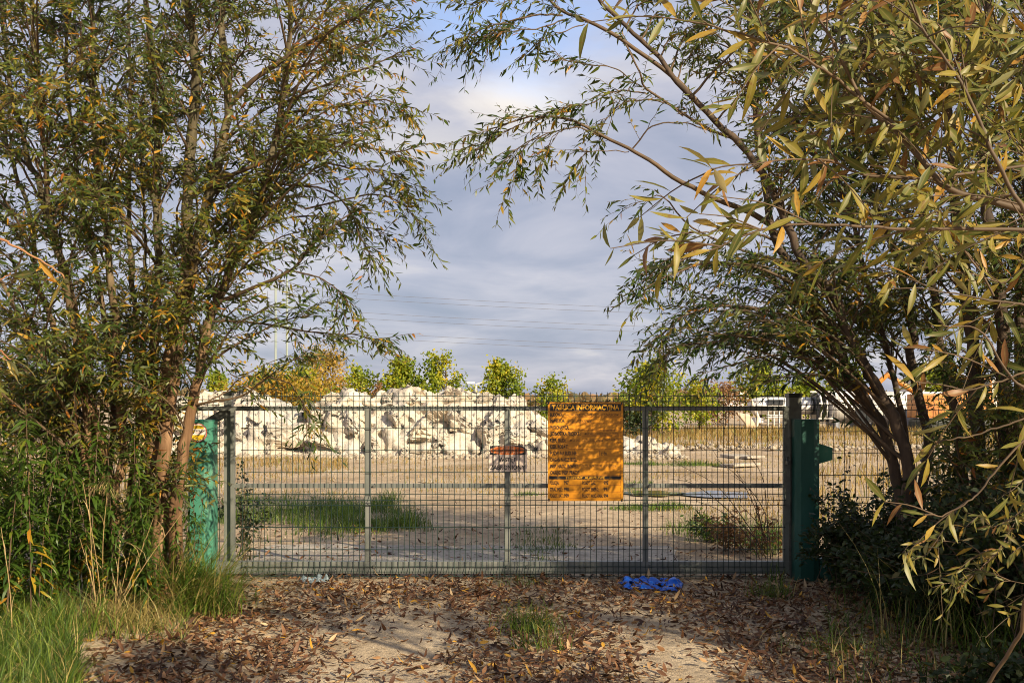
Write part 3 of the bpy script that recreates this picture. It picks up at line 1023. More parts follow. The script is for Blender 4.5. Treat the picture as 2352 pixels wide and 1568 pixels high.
ac = Acc()
ac.add(*stones(2600, lambda r: np.array([r.uniform(-9.5, 5), 29.7 - abs(r.normal(0, .8)), .0]), .015, .13, 1))
ac.add(*stones(2200, lambda r: (lambda d: np.array([r.uniform(-.33, .42) * d, d, .0]))(r.uniform(11, 28)), .006, .03, 2))
ac.add(*stones(700, lambda r: np.array([r.uniform(3, 16), 34 + r.normal(0, 1.0), .05]), .03, .16, 3))
ac.add(*stones(900, lambda r: np.array([r.uniform(-2.6, 2.6), r.uniform(5.4, 11), .004]), .003, .013, 4))
tag(ac.build('gravel', PEB, None, False), kind='stuff')
for px, py, w in ((1697, 1050, .9), (1725, 1052, .55), (1700, 1070, .8), (1745, 1022, .5)):
    d = CAM_H * FPX / (py - 921.6)
    p = V(px, py, d)
    o = MB().box(-w / 2, w / 2, -.3, .3, 0, .07).build('concrete_slab', SLAB, None, bevel=.015)
    o.location = (p[0], p[1], .0); o.rotation_euler = (.05, .03, px)
    tag(o, 'small pale slab lying flat on the bare field beyond the gate', 'slab', 'slabs on the field')

# ------------------------------------------------------------------ grasses


def blades(ac, P, H, W, lean, tint, az=None, seg=4, r=rng):
    """curved grass blades rooted at P"""
    n = len(P)
    az = r.uniform(0, 2 * math.pi, n) if az is None else az
    dirx = np.stack([np.cos(az), np.sin(az), np.zeros(n)], 1)
    fa = az + r.uniform(-.9, .9, n) + math.pi / 2
    side = np.stack([np.cos(fa), np.sin(fa), np.zeros(n)], 1)
    vs = []
    for k in range(seg):
        t = k / seg
        c = P + dirx * (lean * H * t * t)[:, None] + np.array([0, 0, 1.0]) * (H * (t - .35 * lean * t ** 2.2 * np.minimum(1.4, lean)))[:, None]
        w = (W * (1 - t ** 1.6) * .5)[:, None]
        vs += [c - side * w, c + side * w]
    t = 1
    vs.append(P + dirx * (lean * H)[:, None] + np.array([0, 0, 1.0]) * (H * (1 - .35 * lean * np.minimum(1.4, lean)))[:, None])
    k = 2 * seg + 1
    lp, tt = [], []
    for i in range(seg - 1):
        lp += [2 * i, 2 * i + 1, 2 * i + 3, 2 * i + 2]; tt.append(4)
    lp += [2 * seg - 2, 2 * seg - 1, 2 * seg]; tt.append(3)
    v = np.stack(vs, 1).reshape(-1, 3)
    l = (np.arange(n)[:, None] * k + np.array(lp)[None]).ravel()
    ac.add(v, l, np.tile(tt, n), np.repeat(tint, len(tt)))


def scatter(n, f, r):
    return np.array([f(r) for _ in range(n)])


def clumpy(n, x0, x1, d0, d1, fx, thr, seed, screen=True, soft=False):
    r = np.random.default_rng(seed)
    out = []
    while len(out) < n:
        d = r.uniform(d0, d1)
        x = V(r.uniform(x0, x1), 0, d)[0] if screen else r.uniform(x0, x1)
        u, w = (V(0, 0, d)[0] * 0 + (x * FPX / d + 1176 - x0) / (x1 - x0)) if screen else .5, (d - d0) / (d1 - d0)
        win = min(1, 3.5 * u, 3.5 * (1 - u)) * min(1, 3 * w, 3 * (1 - w)) if soft else 1
        if mnoise.noise(Vector((x * fx, d * fx, seed))) + .4 * mnoise.noise(Vector((x * fx * 3, d * fx * 3, seed))) + r.uniform(-.25, .25) > thr + (1 - win) * .55:
            out.append((x, d, 0))
    return np.array(out)


r3 = np.random.default_rng(31)
ac = Acc()
for n, x0, x1, d0, d1, h, w, thr, fx in ((4200, 330, 1290, 17, 28.5, .075, .012, .08, .5), (1800, 330, 800, 22, 28, .15, .014, .05, .4), (5000, 1300, 2600, 34, 46, .28, .03, .0, .25), (7000, 1330, 2800, 46, 57, .38, .05, -.2, .3), (3500, 1290, 1850, 13, 31, .07, .010, .12, .4),
                                 (2500, 1850, 2700, 12, 30, .3, .02, .05, .5), (2500, -300, 420, 11, 30, .35, .02, -.1, .5), (3500, 300, 1250, 33.5, 50, .5, .03, -.2, .3)):
    P = clumpy(n, x0, x1, d0, d1, fx, thr, n % 97)
    m = len(P)
    blades(ac, P, h * r3.uniform(.5, 1.35, m), w * r3.uniform(.6, 1.3, m), r3.uniform(.1, .8, m), r3.random(m))
tag(ac.build('dry_grass', DRYGRASS), kind='stuff')

ac = Acc()
for n, x0, x1, d0, d1, h, w, thr, fx in ((5600, 400, 1120, 10.9, 16.5, .25, .008, -.02, .6), (700, 1130, 1330, 9.5, 12.4, .11, .006, .08, 1.1), (1900, 1500, 1900, 9.9, 13.6, .2, .007, .06, .8), (1500, 1290, 1640, 14.5, 15.6, .10, .008, 0, .6), (1600, 1400, 1720, 24.5, 26, .10, .012, -.1, .3), (1600, 1180, 1500, 17, 19.8, .08, .010, .1, .5), (1000, 880, 1450, 9.15, 9.5, .08, .005, .05, .9)):
    P = clumpy(n, x0, x1, d0, d1, fx, thr, n % 89 + 3, True, True)
    m = len(P)
    hv = np.array([max(.25, .7 + 1.5 * mnoise.noise(Vector((p[0] * 1.9, p[1] * 1.9, 5)))) for p in P])
    blades(ac, P, h * hv * r3.uniform(.4, 1.4, m), w * r3.uniform(.6, 1.3, m), r3.uniform(.2, 1.1, m), r3.random(m) * .8)
tag(ac.build('grass', GRASS), kind='stuff')

# ------------------------------------------------------------------ trees and shrubs behind the heap


def far_tree(name, label, px, top, base_d, width, mat, cat='tree', nleaf=1500, group=None, zbase=0.0, lobes=11, ls=.145, seed=0, columnar=1.0, trunk_frac=.12):
    r = np.random.default_rng(seed + int(px))
    d = base_d
    x = V(px, 0, d)[0]
    zt = CAM_H - (top - 921.6) * d / FPX
    w = width * d / FPX / 2 * 1.18
    root = empty(name, (x, d, zbase), label, cat, group)
    H = zt - zbase
    mb = MB()
    th = H * trunk_frac
    pts = smooth_path([(x, d, zbase - .05), (x + .05 * w, d, zbase + H * .4), (x + r.normal(0, .04) * w, d, zbase + H * .93)], 8)
    mb.tube(pts, np.linspace(.03 * H * .55, .006 * H, 8), 6)
    P, D = [], []
    nb = lobes
    k = 0
    for b in range(nb * 3):
        f = r.uniform(.0, .97)
        z0 = zbase + th + (H - th) * f * .9
        prof = max(.1, min(1, .65 + f * 2) * (1 - f ** 2.2) ** .75)
        reach = w * prof * r.uniform(.5, 1.12) * columnar * 1.05
        az = r.uniform(0, 2 * math.pi)
        tip = np.array([x + reach * math.cos(az), d + reach * math.sin(az), min(zt, z0 + reach * r.uniform(.25, .95))])
        st_ = np.array([x, d, max(zbase + th * .6, z0 - reach * .3)])
        bp = smooth_path([st_, (st_ + tip) / 2 + [0, 0, .06 * reach], tip], 5)
        mb.tube(bp, np.linspace(.011 * H * .5, .003, 5), 4)
        c = int(nleaf / (nb * 3))
        t = r.uniform(.25, 1.05, c) ** .7
        base = st_ + (tip - st_) * t[:, None]
        P.append(base + r.normal(0, .10 * w + .05, (c, 3)) * [1, 1, 1.1]); D.append(r.normal(0, 1, (c, 3)) + [0, 0, -.3])
    P = np.vstack(P); D = np.vstack(D)
    n = len(P)
    part(mb, 'trunk', DARKBARK, root, 0)
    # yellowing gathers in patches and towards the lower and inner parts of the crown
    pat = np.array([mnoise.noise(Vector(p * 1.1)) for p in P])
    tint = np.clip(.42 + .6 * pat + r.normal(0, .18, n) - .12 * (P[:, 2] - zbase) / H, 0, 1)
    ac = Acc()
    N = r.normal(0, 1, (n, 3)) + [.35, -.5, .6]
    v, l, tt, nf, rb = leaf_geo(P, D, N, ls * r.uniform(.6, 1.25, n), ls * .8 * r.uniform(.6, 1.2, n), r.uniform(-.2, .5, n), shape=(1, 1.1, .8))
    ac.add(v, l, tt, np.repeat(tint, nf), rb)
    ac.build('crown', mat, root)
    return root


far_tree('young_tree', 'leafy young green tree left of the tallest one, above the rubble heap', 918, 815, 47, 96, MAPLE, group='young trees behind the heap', seed=1, nleaf=3400)
far_tree('young_tree', 'tallest young yellow-green tree above the middle of the rubble heap', 1024, 802, 47, 116, MAPLE, group='young trees behind the heap', seed=2, nleaf=4200)
far_tree('young_tree', 'young pointed yellow-green tree over the right shoulder of the rubble heap', 1160, 820, 47, 104, MAPLE, group='young trees behind the heap', seed=3, nleaf=3600)
far_tree('young_tree', 'small yellow tree beside the top left corner of the information board', 1268, 860, 50, 78, MAPLE, group='young trees behind the heap', seed=4, nleaf=1500)
far_tree('young_tree', 'low yellow-green tree between the golden weeping tree and the heap crest', 815, 832, 48, 92, MAPLE, group='young trees behind the heap', seed=5, nleaf=1700)
far_tree('young_tree', 'orange-yellow broad tree over the left end of the rubble heap', 690, 846, 46, 120, MAPLE, group='young trees behind the heap', seed=6, nleaf=3400)
far_tree('shrub', 'wide yellow-orange shrub mass behind the left end of the heap crest', 640, 868, 44, 200, GOLDTREE, 'shrub', nleaf=4200, ls=.14, seed=26, trunk_frac=.02, columnar=1.1)
far_tree('shrub', 'low reddish weed shrub on the skyline left of the two tallest young trees', 868, 868, 42, 40, BROWNBUSH, 'shrub', nleaf=700, ls=.10, seed=27, trunk_frac=.02)
far_tree('shrub', 'low yellow-green shrub filling the gap right of the tallest young tree', 1085, 880, 44, 60, MAPLE, 'shrub', nleaf=900, ls=.13, seed=28, trunk_frac=.02)
far_tree('young_tree', 'yellow-green tree furthest left over the rubble heap, behind willow twigs', 605, 838, 47, 84, MAPLE, group='young trees behind the heap', seed=7, nleaf=1600)
far_tree('young_tree', 'pale green tree just right of the lit willow trunks', 500, 850, 47, 80, MAPLE, group='young trees behind the heap', seed=8, nleaf=1400)
far_tree('young_tree', 'bright yellow tree seen at the far left edge', 20, 840, 48, 130, MAPLE, group='young trees behind the heap', seed=18, nleaf=1500)
far_tree('weeping_tree', 'tall golden feathery weeping tree behind the left part of the heap', 745, 792, 62, 130, GOLDTREE, nleaf=5200, ls=.13, seed=9)
far_tree('field_willow', 'broad feathery green bush-like tree right of the information board', 1492, 830, 45, 140, MAPLE, nleaf=4200, ls=.15, seed=10, trunk_frac=.02, columnar=1.1)
far_tree('young_tree', 'small golden-orange tree between the feathery bush and the white scrap', 1606, 862, 50, 80, MAPLE, group='trees at the far right of the field', seed=11, nleaf=1600)
far_tree('young_tree', 'green tree standing just left above the white fuselage scrap', 1745, 832, 66, 135, MAPLE, group='trees at the far right of the field', seed=12, nleaf=2600, ls=.22)
far_tree('young_tree', 'yellow-green tree rising behind the capped right gate post', 1855, 866, 66, 90, MAPLE, group='trees at the far right of the field', seed=13, nleaf=1700, ls=.22)
far_tree('young_tree', 'olive tree behind the white tank, half hidden by willow stems', 1945, 845, 72, 120, MAPLE, group='trees at the far right of the field', seed=14, nleaf=2000, ls=.24)
far_tree('young_tree', 'yellow tree between the dark right trunks at the horizon', 2150, 850, 70, 150, MAPLE, group='trees at the far right of the field', seed=15, nleaf=2200, ls=.24)
far_tree('shrub', 'reddish brown bare-looking shrub left of the white fuselage scrap', 1665, 885, 54, 110, BROWNBUSH, 'shrub', nleaf=2200, ls=.12, seed=16, trunk_frac=.02, columnar=1.1)
far_tree('shrub', 'dark leaves standing for the shaded foot of the feathery green tree', 1440, 945, 44, 110, DARKBUSH, 'shrub', nleaf=1500, ls=.14, seed=17, trunk_frac=.02, columnar=1.2)  # shaded base of the field willow, built as separate dark foliage
far_tree('shrub', 'brown scrubby shrub at the left end of the rubble heap', 480, 930, 33, 130, BROWNBUSH, 'shrub', nleaf=1800, ls=.09, seed=19, trunk_frac=.02, columnar=1.1)

# distant band of woods and roofs on the horizon
r = np.random.default_rng(77)
n = 9000
d = r.uniform(230, 330, n)
x = r.uniform(-.55, .6, n) * d
top = np.array([3.2 + 2.2 * mnoise.noise(Vector((q * .03, 0, 4))) + 1.2 * mnoise.noise(Vector((q * .11, 0, 9))) for q in x])
P = np.stack([x, d, r.random(n) ** .8 * np.maximum(top, .6)], 1)
ac = Acc()
v, l, tt, nf, rb = leaf_geo(P, r.normal(0, 1, (n, 3)), r.normal(0, 1, (n, 3)) + [.3, -1, .5], r.uniform(1.2, 2.4, n), r.uniform(1.0, 2, n), r.uniform(-.2, .4, n), shape=(1, 1.1, .8))
ac.add(v, l, tt, np.repeat(np.clip(.5 + r.normal(0, .3, n), 0, 1), nf), rb)
FARWOOD = leaf_mat('far_wood_leaf', [(0, (.10, .09, .05)), (.6, (.22, .16, .07)), (1, (.3, .17, .08))], .2, .7)
tag(ac.build('distant_woods', FARWOOD), kind='stuff')

# ------------------------------------------------------------------ white aircraft-like scrap on the right
WHITE = surf_mat('dirty_white_paint', [(.3, (.48, .44, .38)), (.5, (.72, .70, .66)), (.75, (.80, .79, .77))], 1.1, 8, .5, .0, .1, .02)
GREYP = surf_mat('bluish_grey_paint', [(.3, (.20, .22, .26)), (.7, (.30, .32, .36))], 1.5, 6, .5, 0, .05, .02)
RUSTW = surf_mat('rust_stained_white', [(.3, (.40, .20, .08)), (.45, (.60, .48, .34)), (.7, (.70, .64, .55))], 1.4, 8, .7, 0, .1, .02)
GLASSD = surf_mat('dark_window', [(.3, (.02, .022, .025)), (.7, (.06, .065, .07))], 2, 3, .15, 0, 0)
ORANGE = surf_mat('orange_paint', [(.3, (.34, .11, .02)), (.5, (.52, .20, .03)), (.75, (.60, .28, .06))], 1.4, 7, .5, 0, .05)
DF = 58.0


def FX(x): return (2900 + x / 2.94 - 2048) * DF * PX
def FZ(y): return CAM_H - (1500 + y / 2.94 - 1605) * DF * PX


def hull(mb, x0, x1, rx, zc, rz, y, n=20, taper0=1.0, taper1=1.0, segs=10):
    prev = None
    v, f = [], []
    for i in range(segs + 1):
        t = i / segs
        k = 1.0
        if t < .18: k = taper0 + (1 - taper0) * math.sin(t / .18 * math.pi / 2)
        if t > .82: k = taper1 + (1 - taper1) * math.sin((1 - t) / .18 * math.pi / 2)
        for a in range(n):
            th = 2 * math.pi * a / n
            v.append((x0 + (x1 - x0) * t, y + rx * k * math.cos(th), zc + rz * k * math.sin(th)))
    for i in range(segs):
        for a in range(n):
            f.append((i * n + a, i * n + (a + 1) % n, (i + 1) * n + (a + 1) % n, (i + 1) * n + a))
    f.append(tuple(range(n))[::-1]); f.append(tuple(range(segs * n, segs * n + n)))
    mb.add(v, f)


f1 = empty('fuselage_scrap', (FX(600), DF, 0), 'long white scrap fuselage with square dark windows on a pipe stand', 'scrap metal')
zc, rz = (FZ(258) + FZ(465)) / 2, (FZ(258) - FZ(465)) / 2
m_ = MB(); hull(m_, FX(280), FX(985), .9, zc, rz, DF, taper0=.55)
o = part(m_, 'body', WHITE, f1, 0)
o.data.polygons.foreach_set('use_smooth', [len(p.vertices) == 4 for p in o.data.polygons])
for x0, x1 in ((528, 580), (590, 636), (455, 515)):
    a = math.asin(min(1, (FZ(318) - zc) / rz))
    yy = DF - .9 * math.cos(a)
    part(MB().box(FX(x0), FX(x1), yy - .16, yy + .1, FZ(350), FZ(288)), 'window', GLASSD, f1, .01)
m_ = MB()
for x in (468, 540, 600):
    m_.tube([(FX(x), DF - .7, 0), (FX(x), DF - .7, zc)], .035, 6)
for z in (470, 490):
    m_.tube([(FX(450), DF - .76, FZ(z)), (FX(650), DF - .76, FZ(z))], .03, 6)
part(m_, 'pipe_stand', WHITE, f1, 0)
part(MB().box(FX(335), FX(440), DF - .5, DF + .5, FZ(560), FZ(500)), 'plinth', WHITE, f1, .02)

o = MB().prism_y([(FX(40), FZ(432)), (FX(190), FZ(455)), (FX(295), FZ(628)), (FX(150), FZ(640)), (FX(150), FZ(560))], DF - 2.0, DF - 1.6).build('wing_panel', RUSTW, None, bevel=.03)
tag(o, 'slanting rust-stained white panel leaning left of the white fuselage', 'scrap metal')
o = MB().tube([(FX(245), DF - 1.2, FZ(285)), (FX(330), DF - 1.2, FZ(490)), (FX(305), DF - 1.3, FZ(600))], .09, 8).build('bent_strut', RUSTW, None)
tag(o, 'thin rusty white strut propped between the leaning panel and fuselage', 'scrap metal')

f2 = empty('tank_scrap', (FX(1700), DF + 2, 0), 'big white scrap cylinder with open dark end and bare ribs', 'scrap metal')
Y2 = DF - 1
zc, rz = (FZ(190) + FZ(560)) / 2, (FZ(190) - FZ(560)) / 2
m_ = MB(); hull(m_, FX(1150), FX(1520), 1.35, zc, rz, Y2)
o = part(m_, 'body', WHITE, f2, 0); o.data.polygons.foreach_set('use_smooth', [len(p.vertices) == 4 for p in o.data.polygons])
m_ = MB(); hull(m_, FX(1530), FX(2700), 1.45, zc - .1, rz * 1.08, Y2)
o = part(m_, 'rear_body', WHITE, f2, 0); o.data.polygons.foreach_set('use_smooth', [len(p.vertices) == 4 for p in o.data.polygons])
part(MB().box(FX(1880), FX(2690), Y2 - 1.62, Y2 - 1.3, FZ(600), FZ(395)), 'grey_skirt', GREYP, f2, .04)
for x in (1005, 1070, 1135):
    pts = [(FX(x) + .05 * math.cos(t), Y2 + 1.3 * math.cos(t), zc + rz * .97 * math.sin(t)) for t in np.linspace(math.radians(-60), math.radians(240), 22)]
    part(MB().tube(pts, .055, 6), 'rib', WHITE, f2, 0)
for z, x0, x1 in ((200, 880, 1150), (330, 985, 1170), (505, 975, 1150)):
    part(MB().tube([(FX(x0), Y2 - 1.0, FZ(z)), (FX(x1), Y2 - 1.0, FZ(z))], .045, 6), 'rail', WHITE, f2, 0)
part(MB().box(FX(1000), FX(1140), Y2 - .2, Y2 + .9, FZ(545), FZ(215)), 'opening_shade', GLASSD, f2, .02)  # solid dark block in place of the shade inside the open end
part(MB().prism_y(disc_poly(FX(1440), FZ(470), FZ(380) - FZ(470), 24), Y2 - 1.5, Y2 - 1.36), 'hatch', GLASSD, f2, 0)
for x in (1200, 1480, 1560, 2300):
    part(MB().box(FX(x) - .12, FX(x) + .12, Y2 - .9, Y2 + .9, 0, FZ(540)), 'support_leg', GREYP, f2, .02)

og = empty('orange_digger', (V(2190, 0, 52)[0], 52, 0), 'bright orange machine glimpsed between the dark right-hand trunks', 'machine')
X0, X1 = V(2100, 0, 52)[0], V(2262, 0, 52)[0]
part(MB().box(X0, X1, 51, 53, .75, 2.0), 'body', ORANGE, og, .08)
part(MB().box(X1 - 1.2, X1 - .02, 51.1, 52.9, 2.0, 2.9), 'cab', ORANGE, og, .08)
part(MB().box(X1 - 1.05, X1 - .2, 51.05, 51.2, 2.15, 2.75), 'window', GLASSD, og, .02)
part(MB().box(X0 + .1, X1 - .1, 50.9, 53.1, .0, .7), 'track', BLACKP, og, .15)
part(MB().tube([(X0 + .5, 52, 1.8), (X0 - 1.4, 52, 3.0), (X0 - 3.0, 52, 1.6)], .16, 8), 'arm', ORANGE, og, 0)

# far white sheds on the horizon
for px0, px1, y0, y1, d, lab in ((1660, 1730, 893, 906, 190, 'pale low shed on the horizon behind the feathery green tree'), (2120, 2290, 868, 898, 170, 'long white shed on the horizon behind the right trunks')):
    a, b = V(px0, y0, d), V(px1, y1, d)
    sh_ = empty('far_shed', ((a[0] + b[0]) / 2, d, 0), lab, 'shed')
    part(MB().box(a[0], b[0], d, d + 12, 0, a[2] - .4), 'wall', WHITE, sh_, .05)
    part(MB().box(a[0] - .3, b[0] + .3, d - .3, d + 12.3, a[2] - .38, a[2]), 'roof', WHITE if d == 170 else RUSTW, sh_, .05)

# street lamp and power line
o = empty('street_lamp', (V(1093, 0, 80)[0], 80, 0), 'tiny pale street lamp standing behind the heap crest', 'street lamp')
lx = V(1093, 0, 80)[0]
part(MB().tube([(lx, 80, 0), (lx, 80, V(0, 882, 80)[2])], .06, 6), 'pole', WHITE, o, 0)
part(MB().tube([(lx + .002, 80, V(0, 882, 80)[2]), (lx + .75, 80, V(0, 877, 80)[2])], .05, 6), 'arm', WHITE, o, 0)
part(MB().box(lx - .75, lx - .1, 79.9, 80.1, V(0, 881, 80)[2], V(0, 877, 80)[2]), 'lamp_head', WHITE, o, .02)

CABLE = surf_mat('power_cable', [(.3, (.10, .10, .12)), (.7, (.15, .15, .17))], 1, 2, .6, 0, 0)
DP = 140.0
pyl = empty('power_pylon', (V(650, 0, DP)[0], DP, 0), 'pale twin-pole power pylon half hidden behind the left willow', 'pylon')
PYL = surf_mat('pale_pylon_steel', [(.3, (.22, .27, .24)), (.7, (.28, .32, .29))], 1, 3, .6, 0, 0)
for px in (633, 659):
    part(MB().tube([V(px, 905, DP), V(px, 640, DP)], .16, 6), 'pole', PYL, pyl, 0)
for py in (664, 706, 750):
    part(MB().tube([V(620, py, DP), V(674, py, DP)], .12, 6), 'cross_arm', PYL, pyl, 0)
which = ['topmost', 'second', 'third', 'fourth', 'fifth', 'lowest']
for k, (ya, yb) in enumerate(((663, 697), (675, 708), (706, 739), (720, 751), (751, 784), (764, 794))):
    a, b = V(648, ya, DP), V(1580, yb, DP * 1.02)
    e = b + (b - a) * .9
    t = np.linspace(0, 1, 40)[:, None]
    pts = a + (e - a) * t; pts[:, 2] -= (1 - (2 * t[:, 0] - 1) ** 2) * .9 - .0
    o = MB().tube(pts, .022, 5).build('power_cable', CABLE)
    tag(o, f'{which[k]} of the six thin power cables crossing the sky', 'cable', 'power cables')
# ------------------------------------------------------------------ willows


class Willow:
    """stems, limbs, twigs and narrow leaves grown outwards from hand-set stems"""

    def __init__(self, name, label, base, seed, leaf_len=.084, leaf_mat_=None, bark=None, twig_len=(.24, .5), leaf_gap=.027, group=None, yellow=.0):
        self.root = empty(name, base, label, 'tree', group)
        self.r = np.random.default_rng(seed)
        self.stems = []                         # sampled (points, radii)
        self.tw0, self.twd, self.twl = [], [], []
        self.limb = Acc()
        self.leaf_len, self.gap, self.twig_len = leaf_len, leaf_gap, twig_len
        self.mat = leaf_mat_ or WILLOW
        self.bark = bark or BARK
        self.yellow = yellow

    def stem(self, pts, r0, r1, m=40, foot=True):
        """pts: (px, py, depth); the first is the lowest"""
        P = [V(*p) for p in pts]
        if foot:
            a = P[0].copy(); b = P[1]
            g = a + (a - b) * .2
            g = np.array([a[0] + (a[0] - b[0]) * .25, a[1], -.05])
            P = [g] + P
        S_ = smooth_path(P, m)
        S_[1:-1] += self.r.normal(0, .006, (m - 2, 3))
        rad = np.linspace(r0, r1, m) * (1 + self.r.normal(0, .035, m))
        if foot: rad[:3] *= [1.35, 1.18, 1.06]
        self.stems.append((S_, rad))
        ac = Acc(); ac.tube(S_, rad, 10)
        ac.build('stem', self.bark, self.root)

    def run(self, S_, rad, twigs, t0=.25, spread=1.0, out=None):
        """twigs along one limb"""
        n = len(S_)
        T = unit(np.gradient(S_, axis=0))
        for k in range(twigs):
            u = t0 + (1 - t0) * self.r.random() ** .8
            i = min(n - 1, int(u * (n - 1)))
            d = T[i] + self.r.normal(0, .55 * spread, 3) + [0, 0, -.05]
            self.tw0.append(S_[i]); self.twd.append(d); self.twl.append(self.r.uniform(*self.twig_len) * (1.15 - .4 * u))
        # leading shoot
        self.tw0.append(S_[-1]); self.twd.append(T[-1]); self.twl.append(self.twig_len[1] * .7)

    def branch(self, pts, r0, r1=.004, twigs=14, t0=.25, spread=1.0, m=22, world=False):
        P = [np.asarray(p) if world else V(*p) for p in pts]
        S_ = smooth_path(P, m)
        S_[1:] += np.cumsum(self.r.normal(0, .004, (m - 1, 3)), 0)
        rad = np.linspace(r0, r1, m)
        self.limb.tube(S_, rad, 6)
        self.run(S_, rad, twigs, t0, spread)

    def fill(self, poly, d0, d1, count, twigs=10, rise=.55, r0=.012, weight=None):
        """limbs from the nearest stems out to points spread through a region of the crown"""
        poly = np.array(poly, float)
        lo, hi = poly.min(0), poly.max(0)
        done = 0
        while done < count:
            p = lo + (hi - lo) * self.r.random(2)
            if not inside(p, poly): continue
            if weight is not None and self.r.random() > weight(p): continue
            tip = V(p[0], p[1], self.r.uniform(d0, d1))
            best, bi, bs = None, 0, 1e9
            for S_, rad in self.stems:
                dz = tip[2] - S_[:, 2]
                hd = np.linalg.norm(S_[:, :2] - tip[:2], axis=1)
                cost = hd + np.abs(dz - rise * hd - .1) * 1.3 + self.r.uniform(0, .5)
                i = int(np.argmin(cost))
                if cost[i] < bs: bs, best, bi = cost[i], (S_, rad), i
            st_ = best[0][bi]
            dv = tip - st_
            ln = np.linalg.norm(dv)
            if ln > 2.6: continue
            mid = st_ + dv * .5 + np.array([0, 0, .12 * ln]) + self.r.normal(0, .05 * ln, 3)
            self.branch([st_, mid, tip], min(best[1][bi] * .55, r0 * (.6 + .35 * ln)), .003, twigs, .2, 1.0, 12, True)
            done += 1

    def build(self):
        r = self.r
        p0 = np.array(self.tw0); d = unit(np.array(self.twd)); L = np.array(self.twl)
        n = len(p0); K = 5
        droop = r.uniform(-.05, .42, n) * (1 - .5 * np.abs(d[:, 2]))
        t = np.linspace(0, 1, K)
        paths = p0[:, None] + d[:, None] * (L[:, None] * t[None])[..., None]
        paths[:, :, 2] -= (droop * L)[:, None] * t[None] ** 2
        paths[:, 1:] += r.normal(0, .008, (n, K - 1, 3))
        v, l, tt = twig_tubes(paths, r.uniform(.0022, .0036, n), np.full(n, .0011))
        self.limb.add(v, l, tt)
        o = self.limb.build('branches', TWIGM if self.bark is not NEARTWIG else NEARTWIG, self.root)
        # leaves
        cnt = np.maximum(5, (L / self.gap * r.uniform(.75, 1.1, n)).astype(int))
        ti = np.repeat(np.arange(n), cnt)
        k = np.concatenate([np.arange(c) for c in cnt])
        u = .12 + .88 * (k + r.random(len(k)) * .6) / cnt[ti]
        u = np.minimum(u, 1.0)
        f = u * (K - 1); i0 = np.minimum(f.astype(int), K - 2); fr = (f - i0)[:, None]
        A, B = paths[ti, i0], paths[ti, i0 + 1]
        base = A * (1 - fr) + B * fr
        tang = unit(B - A)
        side = unit(np.cross(tang, np.array([0, 0, 1.0]) + r.normal(0, .35, (len(k), 3))))
        sg = np.where(k % 2 == 0, 1.0, -1.0)[:, None]
        D = tang * r.uniform(.25, .95, (len(k), 1)) + side * sg * r.uniform(.35, 1.15, (len(k), 1)) + np.array([0, 0, -1.0]) * r.uniform(-.25, .75, (len(k), 1)) + r.normal(0, .25, (len(k), 3))
        N = np.array([0.1, -.35, .8]) + r.normal(0, .75, (len(k), 3))
        LL = self.leaf_len * r.uniform(.6, 1.25, len(k)) * (1.05 - .35 * u ** 3)
        W = LL * r.uniform(.19, .29, len(k))
        twt = r.normal(0, .20, n)
        pat = np.array([mnoise.noise(Vector(q * .9)) for q in p0])
        tint = np.clip(.30 + self.yellow + .45 * pat[ti] * .8 + twt[ti] * .8 + r.normal(0, .17, len(k)), 0, 1)
        dead = r.random(len(k)) < .035
        tint[dead] = r.uniform(.8, 1, dead.sum())
        v, l, tt, nf, rb = leaf_geo(base, D, N, LL, W, r.uniform(-.15, .45, len(k)))
        ac = Acc(); ac.add(v, l, tt, np.repeat(tint, nf), rb)
        o = ac.build('crown', self.mat, self.root)
        return len(k)


def inside(p, poly):
    x, y = p; c = False
    n = len(poly)
    for i in range(n):
        x1, y1 = poly[i]; x2, y2 = poly[i - 1]
        if (y1 > y) != (y2 > y) and x < (x2 - x1) * (y - y1) / (y2 - y1 + 1e-12) + x1: c = not c
    return c


# --- left willow: the main clump
wl = Willow('willow_tree', 'bushy willow whose many reddish lit trunks rise beside the bright green post', (-2.85, 8.1, 0), 101, group='large willows framing the gate', yellow=.10)
D = 8.1
wl.stem([(350, 1130, D), (356, 1020, D), (372, 920, D), (395, 800, D), (415, 700, D), (427, 600, D), (430, 480, D), (437, 357, D + .1), (447, 247, D + .1), (450, 165, D + .1), (445, 82, D + .1), (431, 0, D + .1), (425, -160, D + .1)], .062, .03)
wl.stem([(368, 1130, D - .15), (374, 1060, D - .15), (386, 960, D - .1), (400, 860, D), (414, 760, D), (432, 670, D), (448, 578, D), (466, 500, D), (495, 402, D), (512, 330, D), (524, 247, D), (519, 165, D), (511, 77, D), (513, 0, D), (512, -140, D)], .058, .024)
wl.stem([(405, 1130, D - .25), (415, 1070, D - .25), (427, 1000, D - .2), (441, 930, D - .2), (457, 861, D - .1), (466, 812, D), (480, 739, D), (510, 666, D), (542, 590, D), (571, 519, D), (598, 445, D), (632, 320, D), (655, 180, D), (668, 60, D), (672, -100, D)], .05, .018)
wl.stem([(345, 1130, D + .2), (350, 980, D + .2), (356, 800, D + .2), (363, 640, D + .2), (364, 500, D + .2), (362, 384, D + .2), (357, 275, D + .2), (349, 165, D + .2), (346, 82, D + .2), (335, 0, D + .2), (330, -130, D + .2)], .036, .02)
wl.stem([(335, 1130, D + .1), (345, 900, D + .1), (355, 740, D), (363, 563, D), (352, 450, D), (338, 428, D), (297, 365, D - .1), (253, 286, D - .1), (214, 206, D - .1), (165, 82, D - .1), (140, -40, D - .1)], .034, .01)
wl.stem([(262, 1130, D), (283, 1050, D), (275, 900, D), (264, 750, D), (250, 600, D), (226, 400, D), (215, 247, D), (211, 27, D), (208, -120, D)], .04, .018)
